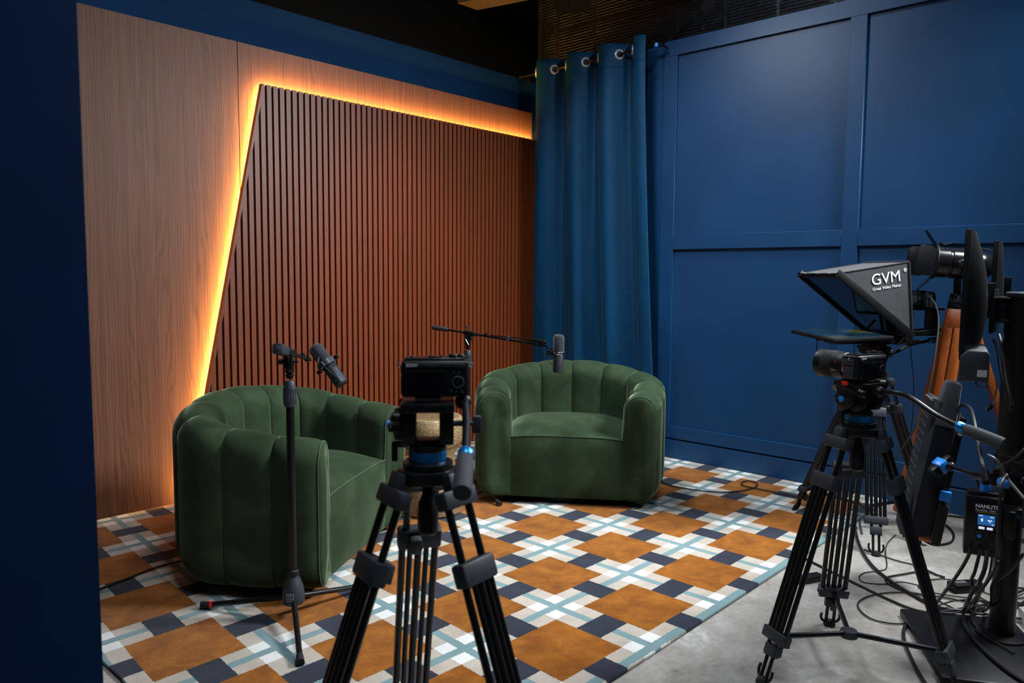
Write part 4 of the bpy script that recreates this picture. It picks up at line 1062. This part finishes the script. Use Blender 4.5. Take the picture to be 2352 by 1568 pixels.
# ------------------------------------------------------------------ cables
CABLES = {
  'rug_loop': [(4.078,2.536,0.022), (3.820,2.356,0.022), (3.734,2.242,0.022), (3.743,2.094,0.022), (3.798,1.964,0.022), (3.907,1.889,0.022), (4.042,1.864,0.022), (4.126,1.896,0.022), (4.139,1.950,0.022), (4.085,1.964,0.022), (4.026,1.932,0.022), (4.017,1.852,0.022), (4.019,1.690,0.022), (4.013,1.567,0.022), (3.945,1.416,0.022)],
  'rug_left': [(0.852,2.959,0.022), (0.941,2.991,0.022), (1.035,3.020,0.022), (1.105,3.038,0.022), (1.200,3.068,0.022), (1.315,3.071,0.022), (1.417,3.072,0.022)],
  'straight': [(3.212,1.282,0.006), (3.171,1.207,0.006), (3.073,1.014,0.006), (2.983,0.826,0.006), (2.961,0.731,0.006), (2.998,0.641,0.006)],
  'thick': [(4.121,1.301,0.008), (3.903,1.266,0.008), (3.726,1.213,0.008), (3.495,1.113,0.008), (3.309,1.007,0.008), (3.186,0.902,0.008), (3.100,0.798,0.008), (3.041,0.694,0.008), (3.066,0.615,0.008), (3.151,0.564,0.008)],
  'thin_wave': [(3.788,1.050,0.004), (3.656,1.043,0.004), (3.529,1.016,0.004), (3.331,0.951,0.004), (3.269,0.960,0.004), (3.201,0.998,0.004), (3.134,0.996,0.004), (3.098,0.964,0.004), (3.134,0.902,0.004), (3.211,0.853,0.004), (3.212,0.767,0.004)],
  'loop_low': [(3.063,0.628,0.005), (3.130,0.761,0.005), (3.070,0.851,0.005), (2.982,0.902,0.005), (2.889,0.915,0.005), (2.822,0.889,0.005), (2.775,0.836,0.005), (2.781,0.780,0.005), (2.824,0.736,0.005), (2.916,0.719,0.005)],
  'loop_mid': [(3.177,0.597,0.006), (3.151,0.706,0.006), (3.115,0.772,0.006), (3.124,0.851,0.006), (3.158,0.901,0.006), (3.216,0.911,0.006), (3.293,0.876,0.006), (3.379,0.826,0.006), (3.375,0.745,0.006)],
  'front': [(2.929,0.720,0.007), (2.844,0.733,0.007), (2.750,0.721,0.007), (2.661,0.693,0.007), (2.578,0.654,0.007), (2.503,0.615,0.007), (2.430,0.572,0.007), (2.385,0.543,0.007)],
  'plugcable': [(3.477,1.089,0.005), (3.465,1.039,0.005), (3.437,0.943,0.005), (3.432,0.856,0.005), (3.363,0.742,0.005)],
  'wallcable': [(4.271,0.979,0.006), (4.301,0.907,0.006), (4.316,0.852,0.006), (4.344,0.726,0.006)],
  'soft_loop': [(3.801,0.927,0.006), (3.765,0.882,0.006), (3.806,0.848,0.006), (3.875,0.834,0.006), (3.995,0.856,0.006), (4.101,0.909,0.006), (4.166,0.957,0.006)],
  'hdmi': [(3.921,0.993,1.117), (3.918,0.967,1.082), (3.897,0.946,1.013), (3.849,0.938,0.886), (3.799,0.948,0.690), (3.758,0.978,0.542), (3.741,1.041,0.404), (3.750,1.104,0.288), (3.803,1.165,0.204), (4.128,1.303,0.006), (3.886,1.244,0.006), (3.691,1.169,0.006)],
  'soft_power': [(3.279,0.730,0.685), (3.235,0.704,0.719), (3.137,0.662,0.745), (3.038,0.621,0.746), (2.933,0.588,0.726), (2.829,0.554,0.680), (2.725,0.518,0.632), (2.700,0.501,0.598), (2.692,0.495,0.582)],
  'box_floor': [(2.690,0.526,0.362), (2.696,0.535,0.327), (2.798,0.586,0.219), (3.010,0.701,0.006), (2.940,0.711,0.006)],
  'box_front': [(2.691,0.482,0.363), (2.664,0.481,0.315), (2.655,0.491,0.274), (2.664,0.510,0.231), (3.029,0.600,0.036), (2.907,0.578,0.036), (2.813,0.538,0.036), (2.718,0.479,0.036), (2.642,0.418,0.036), (2.594,0.366,0.036), (2.561,0.318,0.036)],
  'box_back': [(2.699,0.502,0.360), (2.737,0.520,0.277), (2.800,0.540,0.224), (2.852,0.543,0.178), (3.235,0.595,0.010), (3.201,0.532,0.010), (3.279,0.477,0.010)],
  'mon_cable': [(2.816,0.523,1.010), (2.802,0.509,0.984), (2.765,0.490,0.920), (2.751,0.476,0.868), (2.758,0.468,0.834), (2.755,0.456,0.795)],
  'mon_cable2': [(2.920,0.529,1.021), (2.871,0.508,0.980), (2.821,0.488,0.915), (2.786,0.467,0.845), (2.783,0.455,0.812)],
  'net': [(2.744,0.498,0.893), (2.735,0.492,0.868), (2.720,0.494,0.835), (2.705,0.496,0.816)],
  'plug': [(2.705,0.496,0.816), (2.694,0.508,0.800)],
  'postcable': [(2.634,0.396,0.708), (2.675,0.425,0.668), (2.709,0.462,0.634)],
  'postcable2': [(2.678,0.495,0.665), (2.675,0.469,0.652), (2.677,0.438,0.601), (2.640,0.389,0.559)],
  'boxside': [(2.673,0.441,0.614), (2.617,0.444,0.598), (2.593,0.440,0.538), (2.593,0.439,0.433), (2.618,0.442,0.373), (2.649,0.453,0.321), (3.163,0.608,0.007), (3.066,0.629,0.007), (3.013,0.673,0.007)],
  'postwrap': [(2.768,0.398,0.357), (2.777,0.433,0.290), (2.781,0.472,0.242), (2.799,0.483,0.212), (2.823,0.486,0.153), (3.113,0.554,0.012), (3.045,0.583,0.012)],
  'tangle': [(3.270,0.460,0.010), (3.290,0.521,0.010), (3.176,0.569,0.010), (3.091,0.593,0.010), (3.077,0.556,0.010), (3.191,0.490,0.010), (3.407,0.457,0.010), (3.445,0.505,0.010), (3.290,0.549,0.010)],
  'tangle2': [(3.451,0.478,0.016), (3.343,0.502,0.016), (3.206,0.533,0.016), (3.192,0.586,0.016), (3.112,0.605,0.016), (3.054,0.572,0.016), (3.102,0.501,0.016), (3.119,0.419,0.016)],
  'pvcable': [(3.521,1.351,0.908), (3.520,1.352,0.878), (3.520,1.352,0.848), (3.548,1.352,0.816), (3.613,1.325,0.788)],
  'tele_thin': [(3.976,1.081,0.920), (3.989,1.082,0.867), (4.021,1.077,0.759), (4.048,1.077,0.693), (4.106,1.088,0.533), (4.155,1.109,0.413)],
  'loop_far': [(3.376,0.465,0.005), (3.306,0.537,0.005), (3.330,0.629,0.005), (3.366,0.727,0.005), (3.290,0.787,0.005), (3.195,0.793,0.005), (3.178,0.728,0.005), (3.214,0.633,0.005), (3.229,0.551,0.005)],
  'loop_post': [(3.094,0.513,0.034), (3.135,0.576,0.034), (3.088,0.635,0.034), (2.974,0.679,0.034), (2.929,0.674,0.034), (2.954,0.619,0.034), (3.056,0.573,0.034), (2.949,0.564,0.034), (2.834,0.499,0.034), (2.795,0.446,0.034), (2.763,0.405,0.034)],
  'under_box': [(2.725,0.474,0.352), (2.746,0.481,0.282), (2.830,0.508,0.210), (3.171,0.596,0.008), (3.088,0.613,0.008), (3.038,0.665,0.008), (3.059,0.713,0.008)],
}

def cable(key, r, label, mat='cable', group='loose black cables'):
    m = MB().tube(CABLES[key], r, 8, smooth=6); o = m.build('cable', mat); tag(o, label, 'cable', group); return o
cable('rug_loop', .0038, 'black cable looped on the rug between right armchair and blue wall')
cable('rug_left', .0045, 'black cable on the rug from the dark partition to the nearer armchair')
cable('straight', .0045, 'straight black cable crossing bare concrete under the right-hand tripod')
cable('thick', .0065, 'thick black cable curving from the teleprompter tripod to the base plate')
cable('thin_wave', .0022, 'thin wavy black cable on the concrete between tripod leg and adapter')
cable('loop_low', .0028, 'thin black cable making a wide loop in front of the base plate')
cable('loop_mid', .0035, 'black cable loop lying just left of the black power adapter')
cable('front', .0055, 'black cable dropping from the base plate corner towards the bottom frame edge')
cable('plugcable', .0028, 'thin black cable from the inline adapter to the black power adapter')
cable('wallcable', .005, 'black cable along the foot of the blue wall behind the softbox')
cable('soft_loop', .005, 'black cable loop under the bottom of the softbox light')
cable('hdmi', .0042, 'grey video cable hanging from the teleprompter camera to the floor', 'cable_grey')
cable('soft_power', .0065, 'arched black cable from softbox to the blue plug of the dimmer box')
cable('box_floor', .0055, 'black cable slanting from the dimmer box corner down to the floor')
cable('box_front', .0065, 'black cable sweeping from the dimmer box forward across the base plate')
cable('box_back', .0055, 'black cable from under the dimmer box to the floor behind the post')
cable('mon_cable', .0045, 'black cable hanging from the edge-on monitors to the post, left one')
cable('mon_cable2', .0045, 'black cable hanging from the edge-on monitors to the post, right one')
cable('net', .0026, 'thin black network lead dangling below the nearer monitor')
cable('postcable', .004, 'short black cable above the clamp arm running in from the right edge')
cable('postcable2', .0045, 'grey-black cable crossing the post diagonally below the clamp arm', 'cable_grey')
cable('boxside', .0055, 'black cable running down over the right half of the dimmer box')
cable('postwrap', .005, 'black cable winding round the post under the dimmer box')
cable('tangle', .0045, 'black cable tangle on the floor just behind the post')
cable('tangle2', .004, 'upper black cable loop in the tangle behind the post')
cable('pvcable', .0028, 'short black lead hanging from the left corner of the tablet screen')
cable('loop_far', .0025, 'thin black cable in a wide loop behind the black power adapter')
cable('loop_post', .003, 'thin black cable curling left of the post foot above the base plate edge')
cable('under_box', .0035, 'black cable arching from under the dimmer box to the floor left of the post')
cable('tele_thin', .002, 'very thin black lead hanging straight down under the teleprompter rails')
pg = MB().tube(CABLES['plug'], .0065, 8); o = pg.build('network_plug', 'black'); tag(o, 'small clear-tipped network plug at the end of the dangling lead', 'plug')

# ------------------------------------------------------------------ light and camera
def area(name, loc, target, size, power, color, spread=180, shape='RECTANGLE', sy=None):
    l = bpy.data.lights.new(name, 'AREA'); l.energy = power; l.color = color; l.shape = shape; l.size = size; l.size_y = sy or size; l.spread = R(spread)
    o = bpy.data.objects.new(name, l); COL.objects.link(o); o.location = loc
    o.rotation_euler = (V(target) - V(loc)).to_track_quat('-Z', 'Y').to_euler(); return o
area('key_softbox', (3.95, .0, 2.85), (2.15, 2.75, .3), .7, 77, (.93, .965, 1.0), 95)
area('ceiling_back', (2.75, 2.6, 3.2), (3.5, 2.2, 0.6), .5, 30, (.84, .92, 1.0), 120)
area('ceiling_fill', (1.0, .4, 3.4), (1.7, 2.4, .2), 1.0, 24, (.84, .92, 1.0), 110)
sp_ = bpy.data.lights.new('added_warm_spot', 'SPOT'); sp_.energy = 130; sp_.color = (1.0, .50, .22); sp_.spot_size = R(44); sp_.spot_blend = 1.0; sp_.shadow_soft_size = .12  # added spot with no known fixture, warms the lower part of the slats
so = bpy.data.objects.new('added_warm_spot', sp_); COL.objects.link(so); so.location = (2.6, 2.3, 3.3); so.rotation_euler = (V((3.1, 3.9, .75)) - V(so.location)).to_track_quat('-Z', 'Y').to_euler()
pl_ = bpy.data.lights.new('ceiling_lamp', 'POINT'); pl_.energy = 22; pl_.color = (.84, .92, 1.0); pl_.shadow_soft_size = .07
po = bpy.data.objects.new('ceiling_lamp', pl_); COL.objects.link(po); po.location = (3.72, 1.85, 3.3)
w = bpy.data.worlds.new('World'); SC.world = w; w.use_nodes = True
w.node_tree.nodes['Background'].inputs[0].default_value = (.55, .72, 1.0, 1); w.node_tree.nodes['Background'].inputs[1].default_value = .015
cam = bpy.data.cameras.new('camera'); co = bpy.data.objects.new('camera', cam); COL.objects.link(co)
pitch, roll, yaw = .0857, .0079, .7480
cy, sy, cpp, spp = math.cos(yaw), math.sin(yaw), math.cos(pitch), math.sin(pitch)
F_ = V((cy * cpp, sy * cpp, -spp)); R_ = V((sy, -cy, 0)); U_ = R_.cross(F_)
R2 = R_ * math.cos(roll) + U_ * math.sin(roll); U2 = -R_ * math.sin(roll) + U_ * math.cos(roll)
mw = Matrix((R2, U2, -F_)).transposed().to_4x4(); mw.translation = V((0, 0, 1.2)); co.matrix_world = mw
cam.sensor_width = 36; cam.lens = 1753.0 / 2352 * 36; cam.clip_start = .05
cam.dof.use_dof = True; cam.dof.focus_distance = 3.3; cam.dof.aperture_fstop = 4.0
SC.camera = co
SC.view_settings.view_transform = 'Standard'; SC.view_settings.look = 'None'; SC.view_settings.exposure = 0
